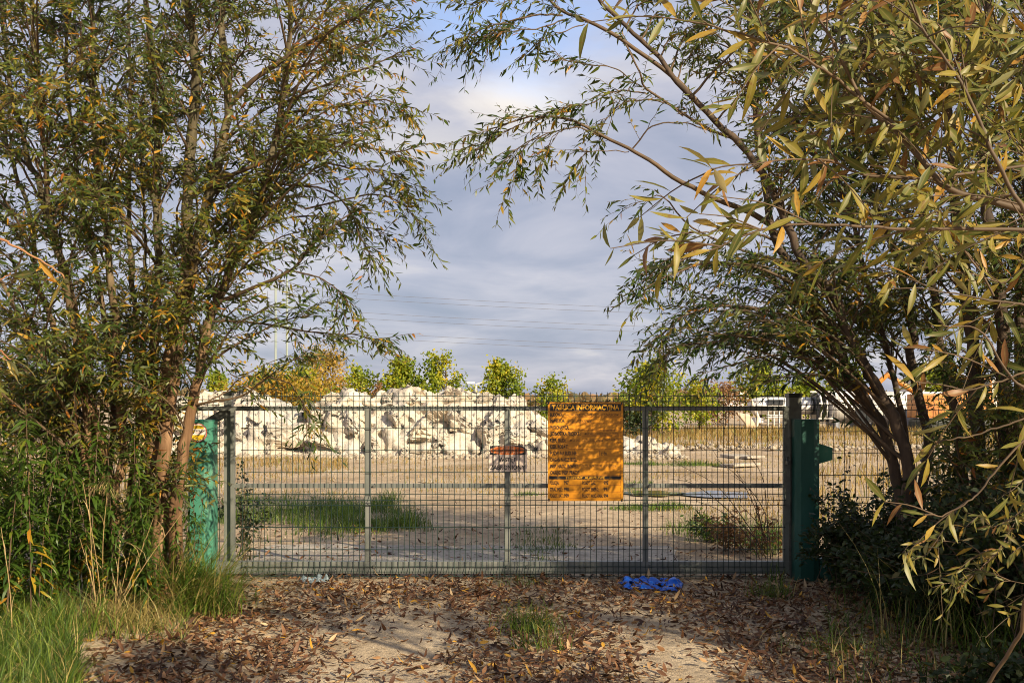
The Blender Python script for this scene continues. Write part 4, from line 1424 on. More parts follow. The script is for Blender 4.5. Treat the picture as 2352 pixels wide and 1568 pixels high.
wl.stem([(300, 1130, D + .3), (318, 950, D + .3), (312, 780, D + .3), (300, 600, D + .3), (296, 420, D + .3), (300, 200, D + .3), (296, 0, D + .3)], .03, .012)
wl.stem([(325, 1130, D + .35), (330, 960, D + .35), (328, 800, D + .35), (335, 650, D + .35), (330, 480, D + .4), (322, 300, D + .4)], .026, .01)
# hand-set limbs that draw the outline against the sky
wl.branch([(524, 247, D), (586, 185, D - .1), (699, 112, D - .2), (781, 63, D - .3), (870, 3, D - .4), (930, -40, D - .5)], .022, .006, 60, .2)
wl.branch([(440, 450, D), (520, 410, D - .1), (616, 369, D - .2), (715, 326, D - .3), (797, 326, D - .4), (896, 349, D - .4), (945, 341, D - .4)], .02, .004, 50, .3)
wl.branch([(425, 720, D), (517, 686, D - .1), (584, 657, D - .2), (663, 622, D - .3), (716, 566, D - .3), (777, 510, D - .3), (830, 480, D - .3)], .02, .004, 46, .3)
wl.branch([(663, 622, D - .3), (740, 640, D - .3), (800, 690, D - .3), (800, 730, D - .3)], .008, .003, 16, .1)
wl.branch([(640, 420, D), (751, 434, D - .2), (800, 480, D - .2), (830, 560, D - .3), (850, 600, D - .3)], .01, .003, 24, .2)
wl.branch([(700, 480, D), (800, 455, D - .2), (854, 446, D - .2), (889, 446, D - .3), (927, 469, D - .3), (962, 507, D - .3)], .008, .003, 18, .35)
wl.branch([(640, 240, D), (740, 200, D - .2), (850, 150, D - .3), (930, 115, D - .3)], .012, .003, 26, .3)
wl.branch([(640, 260, D), (760, 250, D - .2), (870, 235, D - .3), (935, 250, D - .3)], .012, .003, 26, .3)
wl.branch([(655, 160, D), (760, 130, D + .2), (860, 80, D + .2), (915, 60, D + .2)], .012, .003, 24, .3)
wl.branch([(560, 540, D), (680, 500, D + .1), (800, 520, D + .1), (880, 545, D + .1)], .01, .003, 22, .3)
wl.branch([(480, 739, D), (600, 745, D - .1), (720, 760, D - .2), (810, 768, D - .3), (872, 775, D - .3)], .012, .003, 26, .3)
wl.branch([(457, 861, D - .1), (540, 790, D - .2), (640, 740, D - .2), (720, 720, D - .3)], .012, .003, 22, .25)
wl.branch([(441, 930, D - .2), (517, 915, D - .3), (564, 905, D - .3), (616, 863, D - .4), (678, 822, D - .5), (715, 815, D - .5)], .011, .003, 16, .35)
wl.branch([(616, 863, D - .4), (660, 880, D - .5), (690, 930, D - .5), (700, 985, D - .6)], .006, .003, 13, .2, .7)
wl.branch([(445, 935, D - .2), (520, 900, D - .1), (560, 868, D - .1), (640, 830, D)], .008, .003, 12, .3)
wl.branch([(640, 320, D), (760, 380, D - .2), (880, 395, D - .3), (930, 420, D - .3)], .01, .003, 22, .35)
wl.fill([(150, -160), (680, -160), (850, -60), (880, 40), (850, 170), (860, 280), (830, 420), (760, 480), (700, 560), (640, 640), (560, 700), (430, 760), (200, 800), (150, 500)], D - .9, D + 1.1, 205, 10)
wl.fill([(300, 640), (560, 620), (640, 700), (520, 800), (400, 880), (280, 900)], D - .7, D + .8, 34, 8)
# bare, sprouting shoots round the feet of the trunks
wl.fill([(180, 860), (420, 860), (430, 1120), (180, 1120)], D - .5, D + .5, 36, 6, rise=.9)

# --- left willow: the thin stems fanning out over the left edge
w2 = Willow('willow_tree', 'thin-stemmed willow leaning out over the far left edge above tall green weeds', (-3.6, 8.0, 0), 202, group='large willows framing the gate', yellow=.10)
D = 8.0
w2.stem([(240, 1100, D), (228, 1000, D), (190, 900, D), (132, 771, D), (117, 733, D), (85, 651, D), (76, 549, D), (59, 461, D), (38, 402, D), (10, 300, D), (-20, 150, D)], .034, .01)
w2.stem([(242, 1110, D + .1), (240, 1080, D + .1), (215, 960, D + .1), (190, 841, D + .1), (176, 754, D + .1), (152, 636, D + .1), (117, 525, D + .1), (82, 402, D + .1), (69, 384, D + .1), (36, 247, D), (15, 120, D), (0, -40, D)], .045, .014)
w2.stem([(210, 1100, D - .1), (190, 900, D - .1), (150, 650, D - .2), (130, 560, D - .2), (110, 450, D - .2), (100, 300, D - .2), (80, 120, D - .2), (70, -80, D - .2)], .032, .012)
w2.stem([(200, 1100, D - .2), (140, 900, D - .3), (60, 760, D - .3), (0, 640, D - .3), (-60, 540, D - .3)], .026, .01)
w2.stem([(250, 1100, D + .3), (262, 980, D + .3), (248, 800, D + .3), (225, 640, D + .4), (190, 480, D + .4), (165, 300, D + .4), (150, 120, D + .4), (150, -80, D + .4)], .03, .012)
w2.fill([(-160, -160), (230, -160), (260, 400), (280, 880), (120, 920), (-160, 900)], D - 1.2, D + .9, 150, 10)
w2.fill([(-120, 780), (250, 780), (260, 1040), (-120, 1040)], D - .5, D + .5, 46, 8, rise=.8)

# --- right willow leaning over the gate
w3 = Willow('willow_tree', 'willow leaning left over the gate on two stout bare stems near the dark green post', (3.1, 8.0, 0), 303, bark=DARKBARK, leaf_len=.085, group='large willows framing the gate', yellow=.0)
D = 8.0
w3.stem([(2072, 1180, D), (2063, 1120, D), (2045, 1042, D), (2016, 961, D), (1979, 903, D), (1946, 836, D), (1908, 754, D), (1875, 689, D), (1837, 642, D), (1805, 590, D), (1780, 545, D), (1766, 470, D), (1752, 380, D), (1738, 280, D), (1728, 180, D), (1722, 60, D), (1715, -100, D)], .047, .02)
w3.stem([(2085, 1180, D - .2), (2088, 1090, D - .2), (2078, 1031, D - .2), (2052, 961, D - .2), (2008, 877, D - .2), (1987, 833, D - .2), (1940, 748, D - .2), (1919, 686, D - .2), (1875, 636, D - .2), (1837, 584, D - .2), (1800, 500, D - .2), (1765, 415, D - .2), (1712, 345, D - .2), (1655, 290, D - .2), (1602, 234, D - .2), (1553, 185, D - .2), (1487, 105, D - .2), (1437, 59, D - .2), (1385, 7, D - .2), (1330, -70, D - .2)], .052, .012, m=60)
w3.stem([(2110, 1180, D + .3), (2133, 1024, D + .3), (2122, 958, D + .3), (2089, 822, D + .3), (2101, 780, D + .3), (2084, 700, D + .3), (2072, 640, D + .3), (2054, 580, D + .3), (2031, 520, D + .3), (1995, 430, D + .3), (1960, 300, D + .3), (1940, 150, D + .3), (1930, -60, D + .3)], .044, .018)
w3.stem([(2090, 1180, D + .5), (2080, 1000, D + .5), (2040, 820, D + .5), (1990, 640, D + .5), (1950, 480, D + .5), (1860, 330, D + .5), (1790, 180, D + .5), (1750, 0, D + .5)], .03, .012)
w3.branch([(1602, 234, D - .2), (1553, 185, D - .2), (1516, 158, D - .2), (1424, 97, D - .3), (1342, 56, D - .3), (1292, 33, D - .3), (1259, 0, D - .3), (1235, -25, D - .3)], .02, .008, 12, .3, .8)
w3.branch([(1292, 36, D - .3), (1220, 35, D - .4), (1150, 50, D - .4), (1085, 75, D - .4), (1050, 110, D - .4)], .008, .003, 22, .25, .8)
w3.branch([(1300, 45, D - .3), (1240, 60, D - .4), (1170, 66, D - .5), (1110, 80, D - .5)], .006, .003, 16, .2)
w3.branch([(1259, 0, D - .3), (1180, -10, D - .4), (1090, 5, D - .4)], .006, .003, 18, .1)
w3.branch([(1342, 56, D - .3), (1290, 70, D - .4), (1240, 85, D - .4), (1215, 105, D - .4)], .005, .002, 10, .3)
w3.branch([(1780, 520, D), (1720, 490, D - .1), (1655, 465, D - .2), (1569, 425, D - .2), (1503, 382, D - .3), (1444, 349, D - .3), (1381, 316, D - .3), (1312, 280, D - .4), (1223, 270, D - .4), (1174, 283, D - .4), (1121, 297, D - .4)], .024, .004, 22, .5, .8, m=34)
w3.branch([(1381, 316, D - .3), (1332, 293, D - .4), (1273, 300, D - .4), (1207, 323, D - .4), (1160, 350, D - .4)], .006, .003, 13, .25)
w3.branch([(1250, 272, D - .4), (1180, 290, D - .4), (1130, 320, D - .4), (1085, 352, D - .4)], .005, .002, 14, .3, .7)
w3.branch([(1240, 308, D - .4), (1205, 340, D - .4), (1190, 375, D - .4), (1178, 400, D - .4)], .004, .002, 7, .3, .7)
w3.branch([(1312, 285, D - .4), (1268, 320, D - .4), (1258, 360, D - .4)], .004, .002, 7, .3, .7)
w3.branch([(1444, 349, D - .3), (1380, 345, D - .4), (1340, 350, D - .4), (1325, 385, D - .4)], .004, .002, 8, .4, .7)
w3.branch([(1450, 345, D - .3), (1500, 290, D - .4), (1569, 280, D - .4), (1620, 296, D - .3), (1680, 320, D - .2)], .006, .004, 8, .1)
w3.branch([(1740, 330, D), (1655, 313, D - .1), (1569, 267, D - .2), (1483, 214, D - .2), (1464, 178, D - .3), (1424, 99, D - .3)], .013, .006, 16, .2)
w3.branch([(1483, 214, D - .2), (1420, 205, D - .3), (1350, 235, D - .4), (1300, 240, D - .4)], .006, .003, 13, .3)
w3.branch([(1464, 195, D - .2), (1420, 160, D - .3), (1360, 150, D - .3), (1310, 138, D - .3)], .005, .003, 11, .4)
w3.branch([(1569, 267, D - .2), (1530, 235, D - .3), (1450, 230, D - .3), (1400, 265, D - .3), (1375, 300, D - .3)], .006, .003, 11, .3)
w3.branch([(1837, 600, D), (1760, 590, D), (1660, 560, D - .1), (1580, 520, D - .1), (1520, 455, D - .1), (1480, 465, D - .1), (1455, 475, D - .1)], .012, .002, 6, .6, .6)
w3.branch([(1875, 689, D), (1800, 640, D - .2), (1700, 610, D - .3), (1590, 620, D - .3), (1500, 660, D - .4), (1475, 690, D - .4)], .014, .003, 44, .25)
w3.branch([(1908, 754, D), (1800, 720, D - .2), (1680, 700, D - .2), (1580, 720, D - .3), (1520, 770, D - .3)], .014, .003, 44, .25)
w3.branch([(1946, 836, D), (1850, 780, D - .2), (1740, 770, D - .3), (1640, 790, D - .3), (1560, 800, D - .4), (1515, 850, D - .4)], .014, .003, 46, .25)
w3.branch([(1960, 860, D), (1880, 830, D - .2), (1780, 820, D - .3), (1690, 840, D - .4), (1640, 855, D - .4)], .012, .003, 14, .4)
w3.branch([(1979, 903, D), (1900, 865, D - .3), (1820, 855, D - .4), (1770, 870, D - .4)], .01, .003, 6, .4)
w3.branch([(1800, 560, D), (1720, 540, D - .2), (1640, 560, D - .2), (1560, 590, D - .3), (1490, 640, D - .3)], .012, .003, 34, .3)
w3.fill([(1640, -160), (2100, -160), (2100, 500), (1900, 540), (1800, 480), (1730, 330), (1700, 150)], D - .7, D + 1.2, 120, 10)
w3.fill([(1560, 600), (1700, 560), (1860, 560), (2120, 500), (2120, 820), (1960, 790), (1820, 770), (1700, 790), (1560, 780)], D - .7, D + 1.0, 80, 10)
w3.fill([(1400, -140), (1660, -140), (1690, 120), (1640, 200), (1560, 120), (1450, 20)], D - .4, D + .6, 26, 8)

# --- right willow: dark upright trunks
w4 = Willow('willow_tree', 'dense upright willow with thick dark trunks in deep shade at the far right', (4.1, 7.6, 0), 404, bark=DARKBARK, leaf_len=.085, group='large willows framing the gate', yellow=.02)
D = 7.6
w4.stem([(2250, 1180, D), (2248, 1080, D), (2240, 920, D), (2233, 812, D), (2221, 695, D), (2215, 592, D), (2195, 490, D), (2185, 350, D), (2170, 200, D), (2165, 0, D), (2160, -140, D)], .06, .025)
w4.stem([(2318, 1180, D - .2), (2312, 1020, D - .2), (2306, 859, D - .2), (2303, 753, D - .2), (2289, 607, D - .2), (2271, 505, D - .2), (2255, 350, D - .2), (2262, 180, D - .2), (2270, 0, D - .2), (2272, -140, D - .2)], .062, .026)
w4.stem([(2350, 1180, D + .2), (2345, 1000, D + .2), (2341, 783, D + .2), (2345, 600, D + .2), (2362, 400, D + .2), (2380, 150, D + .2), (2390, -100, D + .2)], .05, .022)
w4.stem([(2215, 1180, D + .3), (2200, 1000, D + .3), (2170, 850, D + .3), (2150, 700, D + .3), (2120, 520, D + .3), (2100, 300, D + .3), (2085, 100, D + .3), (2080, -100, D + .3)], .045, .016)
w4.stem([(2480, 1180, D - .4), (2470, 900, D - .4), (2490, 600, D - .4), (2500, 300, D - .4), (2510, 0, D - .4)], .06, .03)
w4.fill([(2060, -160), (2640, -160), (2640, 880), (2160, 860), (2080, 780)], D - 1.0, D + 1.2, 220, 10)
w4.fill([(2200, 870), (2640, 850), (2640, 1150), (2120, 1150), (2120, 1040)], D - .9, D + .5, 50, 9, rise=.8)
print('leaves', wl.build(), w2.build(), w3.build(), w4.build())
# ------------------------------------------------------------------ near willow at the right, most of it outside the picture
class NearWillow(Willow):
    def build_big(self):
        """the shoots close to the camera: broad blades with a midrib"""
        r = self.r
        ac = Acc()
        for S_, dens, lscale in self.shoots:
            T = unit(np.gradient(S_, axis=0))
            ln = np.linalg.norm(np.diff(S_, axis=0), axis=1).sum()
            c = max(3, int(ln / .028 * dens))
            u = np.sort(r.uniform(.12, 1, c)); u[-2:] = [.97, 1.0]
            f = u * (len(S_) - 1); i0 = np.minimum(f.astype(int), len(S_) - 2); fr = (f - i0)[:, None]
            base = S_[i0] * (1 - fr) + S_[i0 + 1] * fr
            tang = T[i0]
            side = unit(np.cross(tang, np.array([.1, -1.0, .35]) + r.normal(0, .5, (c, 3))))
            sg = np.where(np.arange(c) % 2 == 0, 1.0, -1.0)[:, None]
            D = tang * r.uniform(.3, 1.1, (c, 1)) + side * sg * r.uniform(.3, 1.0, (c, 1)) + r.normal(0, .22, (c, 3)) + np.array([0, 0, -.18])
            N = np.array([.1, -.9, .75]) + r.normal(0, .6, (c, 3))
            L = .088 * lscale * r.uniform(.6, 1.15, c)
            W = L * r.uniform(.17, .235, c)
            tint = np.clip(r.beta(1.6, 2.2, c) + .08, 0, 1)
            br = r.random(c) < .06
            tint[br] = 1.0
            v, l, tt, nf, rb = leaf_geo(base, D, N, L, W, r.normal(.15, .42, c), True)
            ac.add(v, l, tt, np.repeat(tint, nf), rb)
        ac.build('near_leaves', NEARLEAF, self.root)

    def shoot(self, pts, r0, r1, dens=1.0, side=0, lscale=1.0, leaf_from=0.0, slen=(.12, .3), m=26):
        S_ = smooth_path([V(*p) for p in pts], m)
        S_[1:] += np.cumsum(self.r.normal(0, .0018, (m - 1, 3)), 0)
        self.limb.tube(S_, np.linspace(r0, r1, m), 7)
        k = int(leaf_from * (m - 1))
        if dens > 0: self.shoots.append((S_[k:], dens, lscale))
        T = unit(np.gradient(S_, axis=0))
        for _ in range(side):
            i = self.r.integers(max(2, int(m * .1)), m - 2)
            d = T[i] * .8 + self.r.normal(0, .55, 3) * [1, .8, 1] + [0, 0, .05]
            L = self.r.uniform(*slen)
            q = smooth_path([S_[i], S_[i] + unit(d) * L * .5, S_[i] + unit(d) * L + [0, 0, -.12 * L]], 8)
            self.limb.tube(q, np.linspace(.0022, .001, 8), 5)
            self.shoots.append((q, 1.0, lscale * .95))


nw = NearWillow('willow_tree', 'near willow with big olive and yellow leaves on long bare orange twigs, upper right', (3.3, 2.3, 0), 505, bark=DARKBARK, leaf_len=.085, twig_len=(.35, .7), group=None, yellow=.15)
nw.shoots = []


def wstem(P, r0, r1, m=30):
    S_ = smooth_path(np.array(P, float), m)
    rad = np.linspace(r0, r1, m)
    nw.stems.append((S_, rad))
    ac = Acc(); ac.tube(S_, rad, 9); ac.build('stem', DARKBARK, nw.root)


wstem([(3.3, 2.3, -.05), (3.15, 2.3, 1.0), (2.95, 2.25, 2.2), (2.9, 2.1, 3.0), (2.85, 2.0, 3.6)], .07, .02)
wstem([(3.5, 2.0, -.05), (3.7, 1.8, 1.2), (3.9, 1.6, 2.4), (4.0, 1.5, 3.2)], .07, .02)
wstem([(4.6, 2.9, -.05), (4.7, 2.9, 1.5), (4.6, 2.8, 2.6), (4.6, 2.7, 3.3)], .08, .02)
wstem([(5.8, 2.4, -.05), (5.9, 2.4, 1.5), (6.0, 2.3, 2.6), (6.1, 2.2, 3.4)], .08, .02)
wstem([(5.2, 4.2, -.05), (5.2, 4.3, 1.5), (5.1, 4.3, 2.6), (5.0, 4.2, 3.4)], .07, .02)
# unseen thicket crown added beyond the right edge, limbs chosen to shade the drive
rr = nw.r
made = 0
while made < 330:
    tip = np.array([rr.uniform(2.9, 7.0), rr.uniform(1.0, 6.3), rr.uniform(.3, 4.2)])
    if tip[0] < .56 * max(tip[1], 0) + 1.1: continue
    st_ = min((S_[int(np.argmin(np.abs(S_[:, 2] - tip[2] * .8)))] for S_, _ in nw.stems), key=lambda q: np.linalg.norm(q - tip))
    gx, gy = tip[0] - tip[2] * math.sin(R(SUN_AZ)) / math.tan(R(SUN_EL)), tip[1] + tip[2] * math.cos(R(SUN_AZ)) / math.tan(R(SUN_EL))       # where its shade falls
    if not (7.0 < gy < 9.8 or gx > 1.5 or (gy >= 9.8 and -1.7 < gx < .4 and made % 2)) and rr.random() > .12: continue
    if np.linalg.norm(tip - st_) > 2.2: continue
    nw.branch([st_, (st_ + tip) / 2 + np.array([0, 0, .15]), tip], .014, .003, 10, .2, 1.0, 10, True)
    made += 1
anchor = lambda z: nw.stems[0][0][int(np.argmin(np.abs(nw.stems[0][0][:, 2] - z)))]


def limb_to(pts, r0, r1):
    """carry a visible branch on to the trunk outside the frame"""
    a = V(*pts)
    b = anchor(a[2] - .12)
    q = smooth_path([b, (a + b) / 2 + np.array([0, 0, .03]), a], 10)
    nw.limb.tube(q, np.linspace(r0 * 1.6, r0, 10), 7)


D = 2.25
B = [(2352, 478), (2225, 442), (2173, 425), (2136, 386), (2070, 300), (2011, 250), (1975, 218), (1949, 165), (1922, 109), (1892, 59), (1866, 20), (1850, -20)]
nw.shoot([(2420, 500, D)] + [(x, y, D) for x, y in B], .0085, .0022, .75, 12, 1.0, .3); limb_to((2420, 500, D), .0085, .009)
nw.shoot([(2070, 300, D), (1949, 204, D), (1876, 152, D - .05), (1830, 122, D - .05), (1744, 89, D - .1), (1665, 63, D - .1), (1630, 50, D - .1)], .0042, .0016, .9, 7)
nw.shoot([(2390, 560, D - .1), (2352, 494, D - .1), (2308, 422, D - .1), (2268, 339, D - .1), (2225, 237, D - .1), (2173, 152, D - .1), (2133, 92, D - .1), (2103, 43, D - .1), (2074, -10, D - .1)], .0055, .002, .8, 12); limb_to((2390, 560, D - .1), .0055, .006)
nw.shoot([(2420, 375, D + .15), (2352, 382, D + .15), (2160, 409, D + .1), (2028, 412, D + .1), (1962, 400, D + .1), (1896, 376, D + .05), (1797, 384, D), (1665, 395, D), (1640, 400, D)], .0042, .0014, .8, 7); limb_to((2420, 375, D + .15), .0045, .005)
nw.shoot([(2420, 525, D), (2352, 528, D), (2218, 528, D), (2101, 532, D), (2013, 531, D), (1925, 525, D), (1837, 526, D), (1787, 531, D), (1699, 554, D), (1640, 581, D), (1576, 607, D), (1525, 625, D)], .005, .0014, .7, 5, 1.0, .3); limb_to((2420, 525, D), .005, .006)
nw.shoot([(1787, 531, D), (1699, 525, D), (1640, 530, D), (1600, 540, D), (1565, 540, D)], .0022, .0012, 1.1, 2)
nw.shoot([(2420, 712, D + .3), (2352, 695, D + .3), (2283, 680, D + .3), (2183, 657, D + .3), (2048, 645, D + .3)], .0042, .0014, .7, 4); limb_to((2420, 712, D + .3), .0045, .005)
nw.shoot([(2283, 680, D + .3), (2218, 584, D + .3), (2183, 537, D + .25), (2163, 499, D + .2), (2130, 440, D + .2)], .003, .0014, .7, 4)
nw.shoot([(2400, 930, D), (2318, 859, D), (2271, 780, D), (2227, 745, D), (2165, 735, D)], .0035, .0014, .4, 1, 1.0); limb_to((2400, 930, D), .0035, .004)
nw.shoot([(2410, 840, D + .1), (2352, 855, D + .1), (2290, 880, D + .1), (2215, 895, D + .1), (2150, 880, D + .1), (2110, 880, D + .1)], .003, .0014, .6, 1, 1.0); limb_to((2410, 840, D + .1), .0032, .004)
nw.shoot([(2410, 940, D + .2), (2352, 960, D + .2), (2270, 985, D + .2), (2190, 1000, D + .2), (2145, 1015, D + .2)], .003, .0014, .4, 0); limb_to((2410, 940, D + .2), .0032, .004)
nw.shoot([(2400, 980, D + .1), (2338, 1024, D + .1), (2287, 1079, D + .1), (2243, 1134, D + .1), (2210, 1159, D + .1), (2160, 1185, D + .1), (2120, 1180, D + .1)], .0032, .0014, .6, 3, .85); limb_to((2400, 980, D + .1), .0032, .004)
for k in range(34):                                    # upper right corner, closely leaved
    x, y = rr.uniform(1860, 2380), rr.uniform(-60, 330)
    nw.shoot([(x + rr.uniform(60, 160), y + rr.uniform(60, 150), D + .25), (x + 40, y + 50, D + .2), (x, y, D + rr.uniform(-.1, .3))], .0026, .0012, .8, 2, .95, m=12)
for k in range(20):
    x, y = rr.uniform(1980, 2380), rr.uniform(300, 640)
    nw.shoot([(x + rr.uniform(90, 190), y + rr.uniform(-20, 110), D + .4), (x + 50, y + 40, D + .4), (x, y, D + rr.uniform(.1, .6))], .0024, .0012, .6, 1, .9, m=12)
for k in range(14):                                    # lower lit sprays in front of the dark undergrowth
    x, y = rr.uniform(2060, 2400), rr.uniform(1060, 1420)
    nw.shoot([(x + rr.uniform(60, 170), y + rr.uniform(-140, 10), 4.1), (x + 40, y - 30, 4.0), (x, y, rr.uniform(3.5, 4.2))], .0022, .0011, .8, 1, .8, m=12)
nw.shoot([(2262, 1600, 3.6), (2268, 1568, 3.6), (2332, 1462, 3.5), (2352, 1378, 3.4), (2380, 1300, 3.3)], .008, .006, 0, 0)
nw.build_big()
print('near', nw.build())

le_ = NearWillow('willow_branch', 'few pale drooping leaves on a bare pinkish twig poking in at the left edge', tuple(V(-200, 700, 2.2)), 606, bark=NEARTWIG)
le_.root['category'] = 'branch'
le_.shoots = []
le_.stems = []
D = 2.2
le_.shoot([(-260, 520, D), (-120, 540, D), (0, 550, D), (30, 570, D), (80, 600, D), (130, 625, D), (142, 640, D)], .004, .0012, .55, 0, .95, .55)
le_.shoot([(-240, 640, D), (-120, 790, D), (-40, 800, D), (0, 800, D), (30, 820, D)], .004, .0013, .9, 2, 1.05, .5, (.06, .12))
le_.shoot([(-240, 900, D), (-90, 690, D), (0, 640, D), (40, 615, D)], .0026, .0012, .3, 0, .9)
le_.tw0, le_.twd, le_.twl = [], [], []
le_.build_big()
le_.limb.build('twigs', NEARTWIG, le_.root)

# ------------------------------------------------------------------ tall weeds under the left willows


def weed_variant(seed, H):
    r = np.random.default_rng(seed)
    root = empty('goldenrod_plant', (0, 0, 0))
    lean = r.normal(0, .10, 2)
    S_ = smooth_path([(0, 0, -.03), (lean[0] * .25 * H, lean[1] * .25 * H, H * .45), (lean[0] * H, lean[1] * H, H)], 14)
    ac = Acc(); ac.tube(S_, np.linspace(.006, .0022, 14), 5)
    ac.build('stem', TWIGM, root)
    c = int(H * 95)
    u = r.uniform(.18, 1.0, c)
    f = u * 13; i0 = np.minimum(f.astype(int), 12); fr = (f - i0)[:, None]
    base = S_[i0] * (1 - fr) + S_[i0 + 1] * fr
    az = np.arange(c) * 2.4 + r.normal(0, .3, c)
    D_ = np.stack([np.cos(az), np.sin(az), r.uniform(-.6, .55, c)], 1)
    N = np.stack([np.zeros(c), np.zeros(c), np.ones(c)], 1) + r.normal(0, .25, (c, 3))
    L = r.uniform(.085, .15, c) * (1.1 - .4 * u)
    tint = np.clip(.25 + r.normal(0, .16, c) + .35 * u * r.random(c), 0, .88)
    old = (u < .5) & (r.random(c) < .14); tint[old] = r.uniform(.92, 1, old.sum())
    v, l, tt, nf, rb = leaf_geo(base, D_, N, L, L * r.uniform(.18, .27, c), r.uniform(.1, .75, c))
    ac = Acc(); ac.add(v, l, tt, np.repeat(tint, nf), rb)
    ac.build('leaves', WEED, root)
    if seed == -1:
        c = 110
        b = S_[-1] + np.stack([r.normal(0, .022, c), r.normal(0, .022, c), r.uniform(-.13, .05, c)], 1)
        v, l, tt, nf, rb = leaf_geo(b, r.normal(0, 1, (c, 3)) + [0, 0, .6], r.normal(0, 1, (c, 3)), np.full(c, .018), np.full(c, .009), np.zeros(c), shape=(1, 1.2, 1))
        ac = Acc(); ac.add(v, l, tt, np.repeat(r.random(c), nf), rb)
        ac.build('flower_head', STRAW, root)
    return root


def copy_thing(root):
    c = root.copy(); COL.objects.link(c)
    for ch in root.children:
        d = ch.copy(); COL.objects.link(d); d.parent = c
    return c


r5 = np.random.default_rng(55)
variants = [weed_variant(60 + k, h) for k, h in enumerate((1.25, 1.1, 1.32, .95, 1.15, 1.0, 1.22))]
used = set()
spots = []
for k in range(95):
    px = r5.uniform(-110, 330); d = r5.uniform(7.15 if px > 90 else 6.75, 8.0)
    spots.append((px, d, r5.uniform(.62, 1.18)))
for k in range(26):
    px = r5.uniform(300, 455); d = r5.uniform(7.3, 8.3)
    spots.append((px, d, r5.uniform(.45, .85)))
for k, (px, d, s) in enumerate(spots):
    i = int(r5.integers(0, len(variants)))
    o = variants[i] if i not in used else copy_thing(variants[i])
    used.add(i)
    p = V(px, 0, d)
    o.location = (p[0], d, .02 if px > 300 else .08)
    o.rotation_euler.z = r5.uniform(0, 6.28)
    o.scale = (s * 1.05, s * 1.05, s)
    tag(o, 'tall leafy green weed stalk under the left willows', 'weed', 'tall green weeds under the left willows')
for i in range(len(variants)):
    if i not in used:
        for ch in list(variants[i].children): bpy.data.objects.remove(ch)
        bpy.data.objects.remove(variants[i])

# pale dry stalks standing up in front of them
for k, (x0, y0, x1, y1, x2, y2, plume) in enumerate(((228, 1440, 212, 1300, 204, 1120, 1), (236, 1440, 222, 1290, 190, 1105, 0), (258, 1430, 270, 1330, 276, 1205, 0), (250, 1440, 300, 1330, 352, 1190, 0), (244, 1445, 330, 1300, 420, 1175, 0),
                                                 (226, 1445, 215, 1350, 183, 1235, 0), (240, 1430, 236, 1260, 246, 1130, 1), (268, 1430, 280, 1350, 300, 1260, 0), (30, 1500, 22, 1350, 2, 1210, 0))):
    d = CAM_H * FPX / (y0 - 921.6)
    pts = [V(x0, y0, d), V(x1, y1, d + .02), V(x2, y2, d + .05)]
    pts[0][2] = 0
    root = empty('dry_stalk', tuple(pts[0]), 'tall thin straw-coloured dry grass stalk before the green weeds', 'dry grass stalk', 'dry stalks at the left')
    S_ = smooth_path(pts, 14)
    ac = Acc(); ac.tube(S_, np.linspace(.0042, .0018, 14), 5)
    P_, A_ = [], []
    for _ in range(5):
        i = r5.integers(2, 11); P_.append(S_[i]); A_.append(r5.uniform(0, 6.28))
    blades(ac, np.array(P_), r5.uniform(.14, .3, 5), np.full(5, .006), r5.uniform(.5, 1.2, 5), r5.random(5), np.array(A_), r=r5)
    ac.build('stalk', STRAW, root)
    if plume:
        ac = Acc(); c = 60
        bs = S_[-1] + np.stack([r5.uniform(0, .12, c), r5.normal(0, .02, c), -r5.uniform(-.01, .06, c)], 1)
        blades(ac, bs, r5.uniform(.04, .1, c), np.full(c, .003), r5.uniform(.6, 1.3, c), r5.random(c), r5.uniform(-.6, .6, c), r=r5)
        ac.build('plume', STRAW, root)


# ------------------------------------------------------------------ grass in front
def grass_tuft(px, py, n, h, w, spread, label, tmax=.85, az=None, dry=.1, lean=(.2, 1.1)):
    d = CAM_H * FPX / (py - 921.6)
    p = V(px, py, d)
    r = np.random.default_rng(int(px * 7 + py))
    P = np.stack([p[0] + r.normal(0, spread, n), d + r.normal(0, spread * .8, n), np.zeros(n)], 1)
    t = r.random(n) * tmax
    t[r.random(n) < dry] = 1
    ac = Acc()
    a = None if az is None else r.normal(az, .9, n)
    blades(ac, P, h * r.uniform(.35, 1.15, n), w * r.uniform(.6, 1.3, n), r.uniform(*lean, n), t, a, 5, r)
    o = ac.build('grass_tuft', GRASS)
    return tag(o, label, 'grass tuft')


grass_tuft(438, 1400, 620, .74, .010, .17, 'big arching grass tuft spilling onto the drive below the bright green post', az=-.5, dry=.3, lean=(.4, 1.5))
grass_tuft(478, 1412, 300, .5, .008, .12, 'lower grass tuft leaning over fallen leaves at the left edge of the drive', az=-.5, dry=.22, lean=(.5, 1.6))
grass_tuft(1222, 1452, 260, .26, .006, .11, 'short green grass tuft growing on the middle ridge of the drive', dry=.1)
grass_tuft(1240, 1490, 120, .2, .006, .09, 'small sparse grass tuft nearest the camera on the middle ridge', dry=.2)
grass_tuft(1195, 1345, 120, .12, .005, .14, 'low grass tuft right under the middle of the gate', dry=.1)
grass_tuft(1772, 1372, 170, .2, .006, .09, 'small dark grass tuft in shade before the dark green post', dry=.05)
grass_tuft(1780, 1345, 22, .34, .008, .03, 'tiny upright seedling tuft in shade before the right end of the gate', dry=.0, lean=(.1, .5))
grass_tuft(1905, 1500, 160, .16, .006, .16, 'low grass tuft among shaded leaves at the lower right', dry=.1)
grass_tuft(2120, 1475, 90, .75, .008, .2, 'tall thin pale grass tuft in front of the dark right undergrowth', dry=.45, lean=(.1, .7))
grass_tuft(2330, 1500, 160, .5, .010, .22, 'dark green grass tuft in the bottom right corner', dry=.05)
